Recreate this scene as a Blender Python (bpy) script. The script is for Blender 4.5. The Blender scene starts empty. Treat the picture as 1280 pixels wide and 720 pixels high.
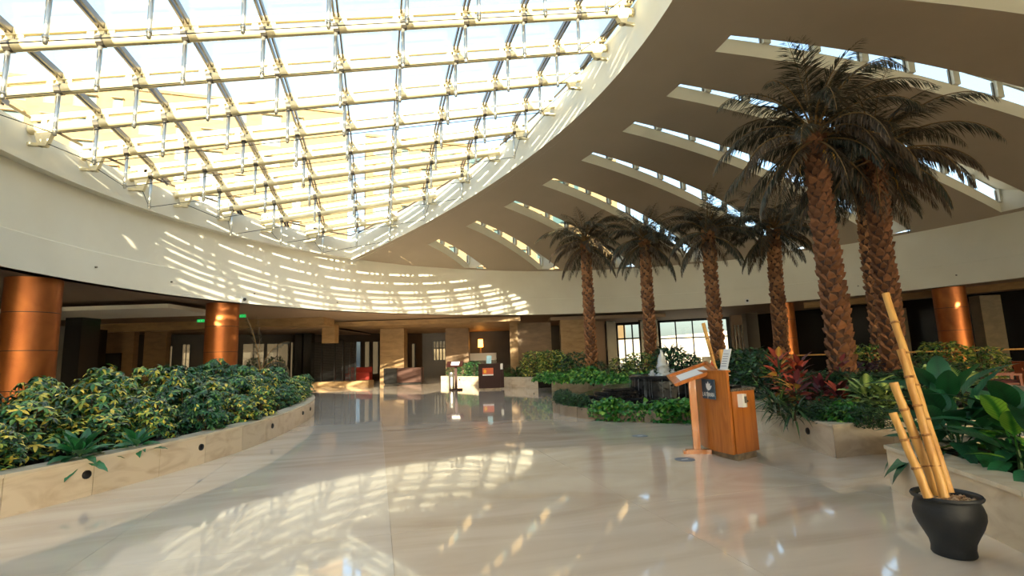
import bpy, math, random
import numpy as np
from math import sin, cos, pi, radians as R, atan2, sqrt, hypot
from mathutils import Matrix, Vector
from mathutils.geometry import tessellate_polygon

S = bpy.context.scene
COL = S.collection
rnd = random.Random(7)

# ------------------------------------------------------------------ camera
EYE = 1.5
YAW, PITCH, ROLL, FPX = R(15.2), 0.1377, -0.032, 627.5
cd = bpy.data.cameras.new('camera'); cam = bpy.data.objects.new('camera', cd); COL.objects.link(cam)
cd.sensor_width = 36; cd.lens = 36 * FPX / 1280; cd.clip_end = 500; cd.clip_start = .05
cam.matrix_world = (Matrix.Translation((0, 0, EYE)) @ Matrix.Rotation(-YAW, 4, 'Z') @
                    Matrix.Rotation(pi / 2 + PITCH, 4, 'X') @ Matrix.Rotation(ROLL, 4, 'Z'))
S.camera = cam
# ------------------------------------------------------------------ world
wd = bpy.data.worlds.new('world'); S.world = wd; wd.use_nodes = True
nt = wd.node_tree; nt.nodes.clear()
wo = nt.nodes.new('ShaderNodeOutputWorld'); wb = nt.nodes.new('ShaderNodeBackground'); L = nt.links.new
ws = nt.nodes.new('ShaderNodeTexSky'); ws.sky_type = 'NISHITA'; ws.sun_disc = False
ws.sun_elevation = R(17.5); ws.sun_rotation = R(180); ws.air_density = 1.0; ws.dust_density = 2.5; ws.ozone_density = 1.0
# thin high cloud whitens the clear sky a little everywhere
wx = nt.nodes.new('ShaderNodeMix'); wx.data_type = 'RGBA'; wx.inputs['B'].default_value = (1.35, 1.95, 2.1, 1)
tc = nt.nodes.new('ShaderNodeTexCoord'); wm = nt.nodes.new('ShaderNodeMapping'); wm.inputs['Scale'].default_value = (1, 1, 5)
wn = nt.nodes.new('ShaderNodeTexNoise'); wn.inputs['Scale'].default_value = 2.2; wn.inputs['Detail'].default_value = 4
wq = nt.nodes.new('ShaderNodeMapRange'); wq.inputs['From Min'].default_value = .4; wq.inputs['From Max'].default_value = .8
wq.inputs['To Min'].default_value = .2; wq.inputs['To Max'].default_value = .65
L(tc.outputs['Generated'], wm.inputs[0]); L(wm.outputs[0], wn.inputs['Vector']); L(wn.outputs['Fac'], wq.inputs[0])
L(wq.outputs[0], wx.inputs['Factor']); L(ws.outputs[0], wx.inputs['A']); L(wx.outputs['Result'], wb.inputs[0]); L(wb.outputs[0], wo.inputs[0])
wb.inputs[1].default_value = 0.225
# ------------------------------------------------------------------ sun: low, behind the camera
SAZ, SEL = R(98), R(17.5)
sd = bpy.data.lights.new('sun', 'SUN'); sd.energy = 6.2; sd.angle = R(.5); sd.color = (1, .86, .62)
sun = bpy.data.objects.new('sun', sd); COL.objects.link(sun)
tosun = Vector((cos(SEL) * cos(SAZ), -cos(SEL) * sin(SAZ), sin(SEL)))
sun.rotation_euler = tosun.to_track_quat('Z', 'Y').to_euler(); sun.location = tosun * 90
# ------------------------------------------------------------------ exposure
S.view_settings.view_transform = 'Standard'; S.view_settings.look = 'None'
S.view_settings.gamma = 1; S.view_settings.use_curve_mapping = False
S.view_settings.exposure = 1.8

# ------------------------------------------------------------------ helpers
def lin(c): c /= 255.; return c / 12.92 if c <= .04045 else ((c + .055) / 1.055) ** 2.4
def C(r, g, b): return (lin(r), lin(g), lin(b), 1)

def ray(px, py):
    u, v = px - 640., 360. - py
    c, s = cos(ROLL), sin(ROLL); u, v = c * u - s * v, s * u + c * v
    x, y, z = u, FPX * cos(PITCH) - v * sin(PITCH), FPX * sin(PITCH) + v * cos(PITCH)
    return x, y, z
def cw(x, d, z=0.):                      # camera-aligned ground coordinates to the building's
    return Vector((cos(YAW) * x + sin(YAW) * d, -sin(YAW) * x + cos(YAW) * d, z))
def P(px, py, d):                        # a point seen at (px, py), d metres ahead
    x, y, z = ray(px, py); return cw(x * d / y, d, EYE + z * d / y)
def G(px, d, z=0.):                      # ground position in column px at d metres ahead
    v = P(px, 445, d); return Vector((v.x, v.y, z))

class MB:
    def __init__(s): s.v = []; s.f = []; s.m = []; s.n = 0
    def add(s, vs, fs, mi=0, M=None):
        a = np.asarray(vs, float).reshape(-1, 3)
        if M is not None:
            A = np.array(M); a = a @ A[:3, :3].T + A[:3, 3]
        s.v.append(a); o = s.n; s.n += len(a)
        for f in fs: s.f.append([i + o for i in f]); s.m.append(mi)
        return s
    def box(s, x0, x1, y0, y1, z0, z1, mi=0, M=None):
        v = [(x0,y0,z0),(x1,y0,z0),(x1,y1,z0),(x0,y1,z0),(x0,y0,z1),(x1,y0,z1),(x1,y1,z1),(x0,y1,z1)]
        return s.add(v, [(0,3,2,1),(4,5,6,7),(0,1,5,4),(1,2,6,5),(2,3,7,6),(3,0,4,7)], mi, M)
    def prism(s, poly, z0, z1, mi=0):    # poly: ccw plan points
        n = len(poly); v = [(p[0], p[1], z0) for p in poly] + [(p[0], p[1], z1) for p in poly]
        f = [(i, (i+1) % n, n + (i+1) % n, n + i) for i in range(n)]
        tri = tessellate_polygon([[Vector((p[0], p[1], 0)) for p in poly]])
        f += [tuple(t[i] + n for i in (0,1,2)) for t in tri] + [tuple(t[i] for i in (2,1,0)) for t in tri]
        return s.add(v, f, mi)
    def tube(s, pts, r, n=8, mi=0, cap=True):
        pts = [Vector(p) for p in pts]; rs = r if isinstance(r, (list, tuple)) else [r] * len(pts)
        vs = []; fs = []; up = None
        for i, p in enumerate(pts):
            t = (pts[min(i+1, len(pts)-1)] - pts[max(i-1, 0)]).normalized()
            if up is None:
                up = Vector((0,0,1)) if abs(t.z) < .9 else Vector((1,0,0))
            a = t.cross(up).normalized(); b = a.cross(t).normalized(); up = b
            for k in range(n):
                w = 2 * pi * k / n; vs.append(p + a * cos(w) * rs[i] + b * sin(w) * rs[i])
        for i in range(len(pts) - 1):
            for k in range(n):
                fs.append((i*n+k, (i+1)*n+k, (i+1)*n+(k+1) % n, i*n+(k+1) % n))
        if cap: fs += [tuple(range(n)), tuple(range(len(vs)-1, len(vs)-n-1, -1))]
        return s.add(vs, fs, mi)
    def lathe(s, prof, n=24, mi=0, c=(0,0,0), cap=True, a0=0, a1=2*pi):
        vs = []; fs = []; full = abs(a1 - a0 - 2*pi) < 1e-6; m = n if full else n + 1
        for (r, z) in prof:
            for k in range(m):
                w = a0 + (a1 - a0) * k / n; vs.append((c[0] + r*cos(w), c[1] + r*sin(w), c[2] + z))
        for i in range(len(prof) - 1):
            for k in range(n):
                k2 = (k+1) % m; fs.append((i*m+k, i*m+k2, (i+1)*m+k2, (i+1)*m+k))
        if cap and full: fs += [tuple(range(m-1, -1, -1)), tuple(range(len(vs)-m, len(vs)))]
        return s.add(vs, fs, mi)
    def mesh(s, name, mats, smooth=False):
        me = bpy.data.meshes.new(name)
        me.from_pydata(np.concatenate(s.v).tolist(), [], s.f)
        for m in (mats if isinstance(mats, (list, tuple)) else [mats]): me.materials.append(m)
        if len(me.materials) > 1: me.polygons.foreach_set('material_index', s.m)
        if smooth: me.shade_smooth() if hasattr(me, 'shade_smooth') else None
        me.update(); return me
    def obj(s, name, mats, parent=None, smooth=False, **kw):
        return link(name, s.mesh(name, mats, smooth), parent, **kw)

def link(name, me, parent=None, M=None, kind=None):
    o = bpy.data.objects.new(name, me); COL.objects.link(o)
    if parent is not None: o.parent = parent
    if M is not None: o.matrix_local = M
    if kind: o['kind'] = kind
    return o
def tag(o, label, cat, group=None):
    o['label'] = label; o['category'] = cat
    if group: o['group'] = group
    return o
def thing(name, label, cat, loc=(0,0,0), rz=0., group=None):
    o = bpy.data.objects.new(name, None); COL.objects.link(o); o.empty_display_size = .1
    o.location = loc; o.rotation_euler = (0, 0, rz)
    return tag(o, label, cat, group)
def struct(name, mb, mat, parent=None, smooth=False):
    return mb.obj(name, mat, parent, smooth, kind='structure')
def sroot(name, loc=(0,0,0)):
    o = bpy.data.objects.new(name, None); COL.objects.link(o); o.location = loc; o['kind'] = 'structure'; return o
def smooth_by(o, ang=40):
    me = o.data; me.shade_smooth()
    try: me.set_sharp_from_angle(angle=R(ang))
    except Exception: pass
    return o

# ------------------------------------------------------------------ materials
def mat(name, col, rough=.6, metal=0., spec=.5, noise=None, bump=None, coat=0., island=None, trans=0., emit=None, objrnd=None, coords='Object'):
    m = bpy.data.materials.new(name); m.use_nodes = True; n = m.node_tree; b = n.nodes['Principled BSDF']; l = n.links.new
    b.inputs['Base Color'].default_value = col; b.inputs['Roughness'].default_value = rough
    b.inputs['Metallic'].default_value = metal; b.inputs['Specular IOR Level'].default_value = spec
    b.inputs['Coat Weight'].default_value = coat
    out = None
    t = n.nodes.new('ShaderNodeTexCoord') if coords != 'Position' else n.nodes.new('ShaderNodeNewGeometry')
    if noise:            # (colour2, scale, (sx,sy,sz), lo, hi, distortion)
        c2, sc, st, lo, hi, dist = noise
        mp = n.nodes.new('ShaderNodeMapping'); mp.inputs['Scale'].default_value = st
        q = n.nodes.new('ShaderNodeTexNoise'); q.inputs['Scale'].default_value = sc; q.inputs['Detail'].default_value = 6
        q.inputs['Distortion'].default_value = dist
        rr = n.nodes.new('ShaderNodeValToRGB'); rr.color_ramp.elements[0].position = lo; rr.color_ramp.elements[1].position = hi
        rr.color_ramp.elements[0].color = col; rr.color_ramp.elements[1].color = c2
        l(t.outputs[coords], mp.inputs[0]); l(mp.outputs[0], q.inputs['Vector']); l(q.outputs['Fac'], rr.inputs[0]); out = rr.outputs[0]
    if island:           # list of (pos, colour): per-leaf colour
        g = n.nodes.new('ShaderNodeNewGeometry'); rr = n.nodes.new('ShaderNodeValToRGB')
        els = rr.color_ramp.elements
        while len(els) < len(island): els.new(.5)
        for el, (p, c) in zip(els, island): el.position = p; el.color = c
        l(g.outputs['Random Per Island'], rr.inputs[0]); out = rr.outputs[0]
    if objrnd:           # brightness spread between alike pieces
        oi = n.nodes.new('ShaderNodeObjectInfo'); mr = n.nodes.new('ShaderNodeMapRange')
        mr.inputs['To Min'].default_value = 1 - objrnd; mr.inputs['To Max'].default_value = 1 + objrnd
        l(oi.outputs['Random'], mr.inputs[0])
        mx = n.nodes.new('ShaderNodeMix'); mx.data_type = 'RGBA'; mx.blend_type = 'MULTIPLY'; mx.inputs['Factor'].default_value = 1
        if out: l(out, mx.inputs['A'])
        else: mx.inputs['A'].default_value = col
        cb = n.nodes.new('ShaderNodeCombineColor')
        for i in range(3): l(mr.outputs[0], cb.inputs[i])
        l(cb.outputs[0], mx.inputs['B']); out = mx.outputs['Result']
    if out: l(out, b.inputs['Base Color'])
    if bump:             # (scale, strength, distance)
        q = n.nodes.new('ShaderNodeTexNoise'); q.inputs['Scale'].default_value = bump[0]; q.inputs['Detail'].default_value = 4
        bp = n.nodes.new('ShaderNodeBump'); bp.inputs['Strength'].default_value = bump[1]; bp.inputs['Distance'].default_value = bump[2]
        l(t.outputs[coords], q.inputs['Vector']); l(q.outputs['Fac'], bp.inputs['Height']); l(bp.outputs[0], b.inputs['Normal'])
    if trans: b.inputs['Transmission Weight'].default_value = trans
    if emit: b.inputs['Emission Color'].default_value = emit[0]; b.inputs['Emission Strength'].default_value = emit[1]
    return m
def glass(name, tint, refl=.08):
    m = bpy.data.materials.new(name); m.use_nodes = True; n = m.node_tree; n.nodes.clear(); l = n.links.new
    o = n.nodes.new('ShaderNodeOutputMaterial'); t = n.nodes.new('ShaderNodeBsdfTransparent'); g = n.nodes.new('ShaderNodeBsdfGlossy')
    t.inputs[0].default_value = tint; g.inputs['Roughness'].default_value = .02; x = n.nodes.new('ShaderNodeMixShader'); x.inputs[0].default_value = refl
    l(t.outputs[0], x.inputs[1]); l(g.outputs[0], x.inputs[2]); l(x.outputs[0], o.inputs[0]); return m
def leafmat(name, island=None, col=None, rough=.42, patt=None, objrnd=.22):
    # patt: (centre colour, edge colour, half width) striped along the leaf's own midrib
    m = mat(name, col or (.05,.15,.03,1), rough, island=island, objrnd=objrnd if patt else None)
    n = m.node_tree; b = n.nodes['Principled BSDF']; l = n.links.new
    if patt:
        t = n.nodes.new('ShaderNodeTexCoord'); sp = n.nodes.new('ShaderNodeSeparateXYZ'); l(t.outputs['Object'], sp.inputs[0])
        ab = n.nodes.new('ShaderNodeMath'); ab.operation = 'ABSOLUTE'; l(sp.outputs['Y'], ab.inputs[0])
        wv = n.nodes.new('ShaderNodeTexNoise'); wv.inputs['Scale'].default_value = patt[4] if len(patt) > 4 else 30.
        l(t.outputs['Object'], wv.inputs['Vector'])
        ma = n.nodes.new('ShaderNodeMath'); ma.operation = 'MULTIPLY_ADD'; ma.inputs[1].default_value = patt[2] * 1.2
        l(wv.outputs['Fac'], ma.inputs[0]); l(ab.outputs[0], ma.inputs[2])
        rr = n.nodes.new('ShaderNodeValToRGB'); els = rr.color_ramp.elements
        els[0].position = .0; els[0].color = patt[0]; els[1].position = min(1, patt[2] * 2.); els[1].color = patt[1]
        e2 = els.new(min(.99, patt[2] * 1.1)); e2.color = patt[3] if len(patt) > 3 and patt[3] else patt[0]
        l(ma.outputs[0], rr.inputs[0])
        mx = [q for q in n.nodes if q.bl_idname == 'ShaderNodeMix'][0]
        # side veins slanting away from the midrib
        dv = n.nodes.new('ShaderNodeMath'); dv.operation = 'MULTIPLY_ADD'; dv.inputs[1].default_value = -.9; l(ab.outputs[0], dv.inputs[0]); l(sp.outputs['X'], dv.inputs[2])
        sc = n.nodes.new('ShaderNodeMath'); sc.operation = 'MULTIPLY'; sc.inputs[1].default_value = 190.; l(dv.outputs[0], sc.inputs[0])
        sn = n.nodes.new('ShaderNodeMath'); sn.operation = 'SINE'; l(sc.outputs[0], sn.inputs[0])
        vr = n.nodes.new('ShaderNodeMapRange'); vr.inputs['From Min'].default_value = .55; vr.inputs['From Max'].default_value = 1.; vr.inputs['To Min'].default_value = 0.; vr.inputs['To Max'].default_value = .45
        l(sn.outputs[0], vr.inputs[0]); vm = n.nodes.new('ShaderNodeMix'); vm.data_type = 'RGBA'; vm.inputs['B'].default_value = patt[0]
        l(vr.outputs[0], vm.inputs['Factor']); l(rr.outputs[0], vm.inputs['A']); l(vm.outputs['Result'], mx.inputs['A'])
        bp = n.nodes.new('ShaderNodeBump'); bp.inputs['Strength'].default_value = .35; bp.inputs['Distance'].default_value = .004; bp.invert = True
        l(vr.outputs[0], bp.inputs['Height']); l(bp.outputs[0], b.inputs['Normal'])
    b.inputs['Subsurface Weight'].default_value = 0
    return m

CREAM = C(226, 220, 204)
M = {}
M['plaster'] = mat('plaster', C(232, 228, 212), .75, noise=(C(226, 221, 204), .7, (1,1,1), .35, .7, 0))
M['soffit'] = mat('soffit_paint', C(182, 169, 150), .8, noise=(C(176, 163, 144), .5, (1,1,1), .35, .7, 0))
M['low_ceil'] = mat('low_ceiling_paint', C(150, 128, 105), .7)
M['tan'] = mat('tan_stone', C(168, 136, 92), .55, noise=(C(140, 110, 72), 1.6, (1,1,3), .35, .7, .6))
M['brown_stone'] = mat('brown_stone', C(136, 108, 76), .5, noise=(C(114, 90, 62), 1.6, (1,1,3), .35, .7, .6))
M['grey_stone'] = mat('grey_stone', C(128, 114, 90), .4, noise=(C(108, 96, 76), 2, (1,1,2), .35, .7, .6))
M['dark'] = mat('dark_cladding', C(24, 24, 26), .25, noise=(C(32, 31, 31), 3, (1,1,1), .35, .7, 0))
M['darkwall'] = mat('dark_brown_wall', C(58, 46, 35), .45, noise=(C(45, 36, 28), 1.2, (1,1,1), .35, .7, 0))
M['pinkwall'] = mat('pinkish_plaster', C(176, 150, 128), .7)
M['tube'] = mat('cream_painted_steel', C(212, 198, 156), .4)
M['rafter'] = mat('grey_aluminium', C(104, 98, 88), .35, metal=.5)
M['hanger'] = mat('stainless_steel', C(190, 188, 178), .3, metal=.7)
M['cable'] = mat('steel_cable', C(60, 58, 54), .4, metal=.7)
M['pane'] = glass('skylight_glass', (.93, .985, .985, 1), .05)
M['wpane'] = glass('window_glass', (.9, .96, .97, 1), .06)
M['gpane'] = glass('garden_window_glass', (.40, .42, .42, 1), .06)
M['tpane'] = glass('tinted_glass', (.085, .10, .125, 1), .06)
M['frame'] = mat('window_frame', C(120, 112, 98), .4, metal=.3)
M['dframe'] = mat('dark_window_frame', C(26, 28, 32), .4)
M['copper'] = mat('hammered_copper', C(184, 112, 58), .38, metal=.65, noise=(C(140, 74, 34), 1.3, (1,1,.6), .35, .72, .8), bump=(90, .35, .01))
M['seam'] = mat('copper_seam', C(60, 30, 14), .5)
M['floor'] = mat('polished_marble', C(224, 209, 190), .06, spec=.65, coat=.5, noise=(C(192, 170, 145), .55, (.5,1.5,1), .42, .8, 2.2), objrnd=.03, coords='Position')
M['floor2'] = mat('pale_polished_marble', C(230, 220, 207), .06, spec=.65, coat=.5, noise=(C(200, 185, 168), .55, (.5,1.5,1), .42, .8, 2.2), objrnd=.03, coords='Position')
M['joint'] = mat('floor_joint', C(150, 130, 105), .4)
M['clad'] = mat('planter_marble', C(212, 196, 172), .3, noise=(C(186, 164, 136), 1.5, (1,1,2.4), .45, .75, 1.8), objrnd=.05)
M['cope'] = mat('coping_marble', C(214, 202, 180), .25, noise=(C(194, 176, 150), 2, (1,1,1), .45, .75, 1.5), objrnd=.05)
M['soil'] = mat('soil', C(48, 36, 26), .95, noise=(C(30, 22, 15), 8, (1,1,1), .3, .7, 0), bump=(20, .8, .05))
M['black'] = mat('black_plastic', C(16, 16, 18), .35)
M['pot'] = mat('black_glazed_clay', C(26, 30, 36), .55, bump=(60, .12, .01))
M['bamboo'] = mat('bamboo_cane', C(206, 160, 88), .45, noise=(C(170, 116, 56), 3, (8,8,.8), .4, .75, .5))
M['node'] = mat('bamboo_node', C(172, 124, 66), .6, noise=(C(120, 78, 38), 40, (1,1,1), .4, .6, 0))
M['pebble'] = mat('pebbles', C(205, 185, 150), .7, island=[(0, C(225,210,180)), (.5, C(190,160,120)), (1, C(150,125,100))])
M['wood'] = mat('honey_wood', C(190, 114, 46), .32, coat=.3, noise=(C(162, 90, 32), 2.2, (6,6,.7), .35, .7, 1.2))
M['redwood'] = mat('dark_mahogany', C(44, 16, 13), .55, spec=.25)
M['chairwood'] = mat('reddish_wood', C(140, 66, 30), .4, noise=(C(112, 48, 22), 2, (6,6,.8), .35, .7, 1))
M['cushion'] = mat('maroon_cushion', C(74, 24, 26), .8)
M['granite'] = mat('grey_granite', C(120, 112, 104), .25, noise=(C(60, 56, 54), 60, (1,1,1), .4, .6, 0))
M['plinth'] = mat('stone_plinth', C(150, 132, 108), .4, noise=(C(120, 104, 84), 8, (1,1,1), .4, .6, 0))
M['white'] = mat('white_plastic', C(228, 228, 224), .4)
M['paper'] = mat('paper', C(222, 222, 220), .6)
M['bluepaper'] = mat('pale_blue_paper', C(165, 210, 225), .6)
M['navy'] = mat('navy_sign', C(38, 52, 66), .3, noise=(C(58, 84, 104), 2.5, (1,1,1), .3, .7, 0))
M['orange'] = mat('orange_sign', C(196, 84, 40), .5)
M['yellow'] = mat('yellow_print', C(236, 170, 30), .5)
M['steel'] = mat('brushed_steel', C(170, 165, 155), .3, metal=.9)
M['slate'] = mat('black_slate', C(30, 30, 32), .18, noise=(C(52, 52, 52), 6, (1,1,1), .4, .7, 0), bump=(14, .3, .02))
M['ringstone'] = mat('ring_stone', C(150, 134, 116), .35, noise=(C(128, 110, 92), 1.5, (1,1,1), .4, .7, .8), objrnd=.07)
M['water'] = mat('foaming_water', C(226, 232, 234), .35, bump=(40, .8, .03)); M['water'].node_tree.nodes['Principled BSDF'].inputs['Alpha'].default_value = .88
M['falls'] = mat('thin_falls', C(170, 178, 180), .3); M['falls'].node_tree.nodes['Principled BSDF'].inputs['Alpha'].default_value = .45
M['pool'] = mat('pool_water', C(14, 18, 18), .05, spec=.6, bump=(9, .25, .03))
M['trunk'] = mat('palm_trunk', C(92, 62, 40), .85, noise=(C(60, 40, 28), 6, (1,1,1), .3, .7, .5))
M['stub'] = mat('palm_leaf_base', C(140, 92, 56), .8, noise=(C(92, 58, 36), 5, (1,1,1), .35, .65, .5), objrnd=.3)
M['stubi'] = mat('palm_leaf_bases', C(140, 92, 56), .8, island=[(0, C(96,62,40)), (.5, C(140,94,58)), (1, C(176,124,80))])
M['frond'] = leafmat('palm_frond', island=[(0, C(38,44,32)), (.45, C(58,62,46)), (.7, C(84,76,60)), (1, C(116,100,82))], rough=.5)
M['frond_dry'] = leafmat('dry_palm_frond', island=[(0, C(60,50,36)), (.5, C(84,68,50)), (1, C(112,94,72))], rough=.6)
M['rachis'] = mat('frond_midrib', C(120, 92, 50), .6)
M['yellowdry'] = mat('yellow_palm_husk', C(206, 156, 52), .6)
M['schef'] = leafmat('variegated_leaves', island=[(0, C(16,48,30)), (.3, C(28,76,44)), (.5, C(56,116,62)), (.7, C(104,146,70)), (.86, C(186,182,64)), (1, C(228,204,90))], rough=.35)
M['schef2'] = leafmat('green_umbrella_leaves', island=[(0, C(14,44,28)), (.4, C(24,72,44)), (.75, C(44,100,56)), (.95, C(84,132,62)), (1, C(190,186,80))], rough=.35)
M['ficus'] = leafmat('dark_bush_leaves', island=[(0, C(12,36,22)), (.5, C(26,64,38)), (.85, C(52,96,50)), (1, C(92,130,60))], rough=.35)
M['lime'] = leafmat('bright_green_leaves', island=[(0, C(26,84,32)), (.4, C(48,118,44)), (.75, C(88,152,56)), (1, C(160,190,80))], rough=.35)
M['gold'] = leafmat('gold_flecked_leaves', island=[(0, C(34,74,36)), (.4, C(60,106,50)), (.7, C(130,150,60)), (1, C(206,196,92))], rough=.35)
M['purple'] = leafmat('purple_leaves', island=[(0, C(34,22,34)), (.6, C(58,38,52)), (1, C(84,56,66))], rough=.4)
M['strap'] = leafmat('strap_leaves', island=[(0, C(22,52,30)), (.5, C(44,82,44)), (1, C(96,124,62))], rough=.4)
M['fern'] = leafmat('feathery_leaves', island=[(0, C(30,88,34)), (.5, C(58,128,50)), (1, C(112,168,70))], rough=.45)
M['stem'] = mat('plant_stem', C(80, 66, 44), .8)
M['gstem'] = mat('green_stem', C(52, 84, 40), .6)
M['bigleaf'] = leafmat('broad_leaf', patt=(C(24,58,36), C(34,92,56), .03, C(32,84,52), 14.))
M['bigleaf2'] = leafmat('bright_broad_leaf', patt=(C(20,70,34), C(120,170,60), .02, C(58,128,44), 14.))
M['dieff'] = leafmat('pale_centred_leaf', patt=(C(216,222,150), C(30,88,46), .036, C(168,194,110), 40.))
M['croton'] = leafmat('croton_red_leaf', patt=(C(200,96,60), C(150,52,44), .03, C(176,70,52), 40.), objrnd=.4)
M['croton2'] = leafmat('croton_yellow_leaf', patt=(C(222,196,84), C(196,104,60), .03, C(206,170,80), 40.), objrnd=.25)
M['croton3'] = leafmat('croton_wine_leaf', patt=(C(120,52,58), C(76,34,46), .03, C(96,42,52), 40.), objrnd=.35)
M['rosette'] = leafmat('rosette_leaf', patt=(C(30,84,48), C(40,112,66), .02, C(36,100,60), 20.))
M['hotel'] = mat('hotel_render', C(122, 102, 70), .8, noise=(C(114, 94, 64), .4, (1,1,1), .35, .7, 0))
M['hglass'] = mat('hotel_window_glass', C(44, 72, 76), .35, spec=.3)
M['hreveal'] = mat('window_reveal', C(150, 128, 92), .8)
M['ground'] = mat('paving', C(196, 184, 160), .8)
M['outwall'] = mat('white_boundary_wall', C(226, 216, 200), .8)
M['green_sign'] = mat('green_exit_sign', C(20, 150, 70), .4, emit=(C(20,150,70), .6))
M['glowlamp'] = mat('amber_lamp_shade', C(250, 180, 80), .5, emit=(C(255,160,60), 4))
M['red'] = mat('red_upholstery', C(168, 40, 24), .6)
M['leather'] = mat('brown_leather', C(70, 40, 28), .55, spec=.3)
M['decal'] = mat('grey_floor_decal', C(110, 118, 128), .5)

# ------------------------------------------------------------------ plan of the hall (metres, X right, Y along the rafters)
C1 = Vector((8.7, 12.75)); R1 = 18.1           # round wall
C2 = Vector((-9.7, 12.75)); R2 = 16.9          # edge of the roof light on the right
RI = 17.8                                       # upstand of the roof light on the left
HS, HW = 4.2, 7.05                              # soffit and wall top
AT = atan2(14.65, -10.06)                       # tip of the lens seen from C1
BT = atan2(14.65, 8.34)                         # and from C2
def hb(X): return 7.03 + .375 * (X + 1)         # bottom of right upstand
def ht(X): return 8.12 + .40 * (X + 1.4)        # top of right upstand
def XL(Y): return C1.x - sqrt(max(0, RI**2 - (Y - C1.y)**2))
def XR(Y): return C2.x + sqrt(max(0, R2**2 - (Y - C2.y)**2))
def rz(X, Y): return 7.85 + .214 * (X - XL(Y))  # centre line of the roof tubes

# ------------------------------------------------------------------ floor
fl = sroot('floor')
mb = MB(); mb.box(-60, 60, -40, 75, -.12, -.02); struct('floor_base', mb, M['joint'], fl)
SL = 2.4; g = .0015
slab = MB(); slab.box(g, SL - g, g, SL - g, -.02, 0); sm = slab.mesh('slab', M['floor']); sm2 = slab.mesh('slab', M['floor2'])
for i in range(-6, 11):
    for j in range(-4, 17):
        d = cos(YAW) * (j * SL) + sin(YAW) * i * SL; x = cos(YAW) * i * SL - sin(YAW) * j * SL
        if d < -2 or abs(x) > d * 1.15 + 5: continue
        link('slab', sm2 if i < 0 else sm, fl, Matrix.Translation((.13 + i * SL, j * SL, 0)))
M['floor_far'] = M['floor']
mb = MB(); mb.box(.13 - 60, .13 - 6*SL, -40, 75, -.02, -.0); mb.box(.13 + 11*SL, 60, -40, 75, -.02, 0)
mb.box(.13 - 6*SL, .13 + 11*SL, 17*SL, 75, -.02, 0); mb.box(.13 - 6*SL, .13 + 11*SL, -40, -4*SL, -.02, 0)
struct('floor_border', mb, M['floor'], fl)

# ------------------------------------------------------------------ round wall, upstands
mb = MB(); n = 160
mb.lathe([(R1, HW), (R1, 5.21), (R1 - .035, 5.19), (R1 - .035, HS), (R1 + .35, HS), (R1 + .35, HW), (R1, HW)], n, c=(C1.x, C1.y, 0), cap=False)
struct('wall_round', mb, M['plaster'], smooth=False); smooth_by(bpy.data.objects['wall_round'])
mb = MB(); a0, a1 = AT - .012, 2 * pi - AT + .012
mb.lathe([(RI, 7.0), (RI, 7.97), (R1 + .6, 7.97), (R1 + .6, 7.0), (RI, 7.0)], 90, c=(C1.x, C1.y, 0), a0=a0, a1=a1)
smooth_by(struct('trim_1', mb, M['plaster']))
mb = MB(); vs = []; fs = []; n = 90
for k in range(n + 1):
    w = -BT + 2 * BT * k / n
    for (r, f) in ((R2, hb), (R2, ht), (R2 + .35, ht), (R2 + .35, hb)):
        X = C2.x + R2 * cos(w); vs.append((C2.x + r * cos(w), C2.y + r * sin(w), f(X)))
for k in range(n):
    for q in range(3):
        fs.append((4*k+q, 4*k+q+1, 4*k+q+5, 4*k+q+4))
mb.add(vs, fs); smooth_by(struct('trim_2', mb, M['plaster']))

# ------------------------------------------------------------------ vaulted ceiling with radial slots
def wall_dist(w):                                # distance from C2 to the round wall along angle w
    u = Vector((cos(w), sin(w))); D = C2 - C1; B = u.dot(D); return -B + sqrt(B*B - (D.dot(D) - R1*R1))
def ceil(r, w):
    Lw = wall_dist(w) - R2; s = (r - R2) / Lw; h0 = hb(C2.x + R2 * cos(w))
    return h0 + (HW - h0) * s + .17 * Lw * s * (1 - s)
def cp(r, w, dz=0.): return (C2.x + r * cos(w), C2.y + r * sin(w), ceil(r, w) + dz)
SLOT0, SLOTD, SLOTW = 1.35, 7.68, 2.3
slots = [(R(SLOT0 + SLOTD * i), R(SLOT0 + SLOTD * i + SLOTW)) for i in range(-3, 7)]
RN = 19.15
angs = sorted(set([-BT, BT] + [a for s in slots for a in s] + list(np.linspace(-BT, BT, 46))))
angs = [a for i, a in enumerate(angs) if i == 0 or a - angs[i-1] > 1e-4]
mb = MB(); NR = 14
def rads(w):
    Rw = wall_dist(w); Re = max(Rw - .25, RN + .2) if Rw > RN + .6 else Rw
    if Rw < RN + .8: return None, Rw
    return [R2, (R2 + RN) / 2, RN] + [RN + (Re - RN) * k / NR for k in range(1, NR + 1)] + [Rw + .3], Rw
for a, b in zip(angs[:-1], angs[1:]):
    mid = (a + b) / 2; inslot = any(s[0] - 1e-5 < mid < s[1] + 1e-5 for s in slots)
    ra, rb = rads(a)[0], rads(b)[0]
    if ra is None or rb is None:
        ra = [R2 + (wall_dist(a) + .3 - R2) * k / 4 for k in range(5)]; rb = [R2 + (wall_dist(b) + .3 - R2) * k / 4 for k in range(5)]
        inslot = False
    vs = [cp(r, a) for r in ra] + [cp(r, b) for r in rb]; m = len(ra)
    fs = [(k, k+1, m+k+1, m+k) for k in range(m-1) if not (inslot and 2 <= k < m - 2)]
    mb.add(vs, fs)
ce = struct('ceiling', mb, M['soffit']); smooth_by(ce, 30)

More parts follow.
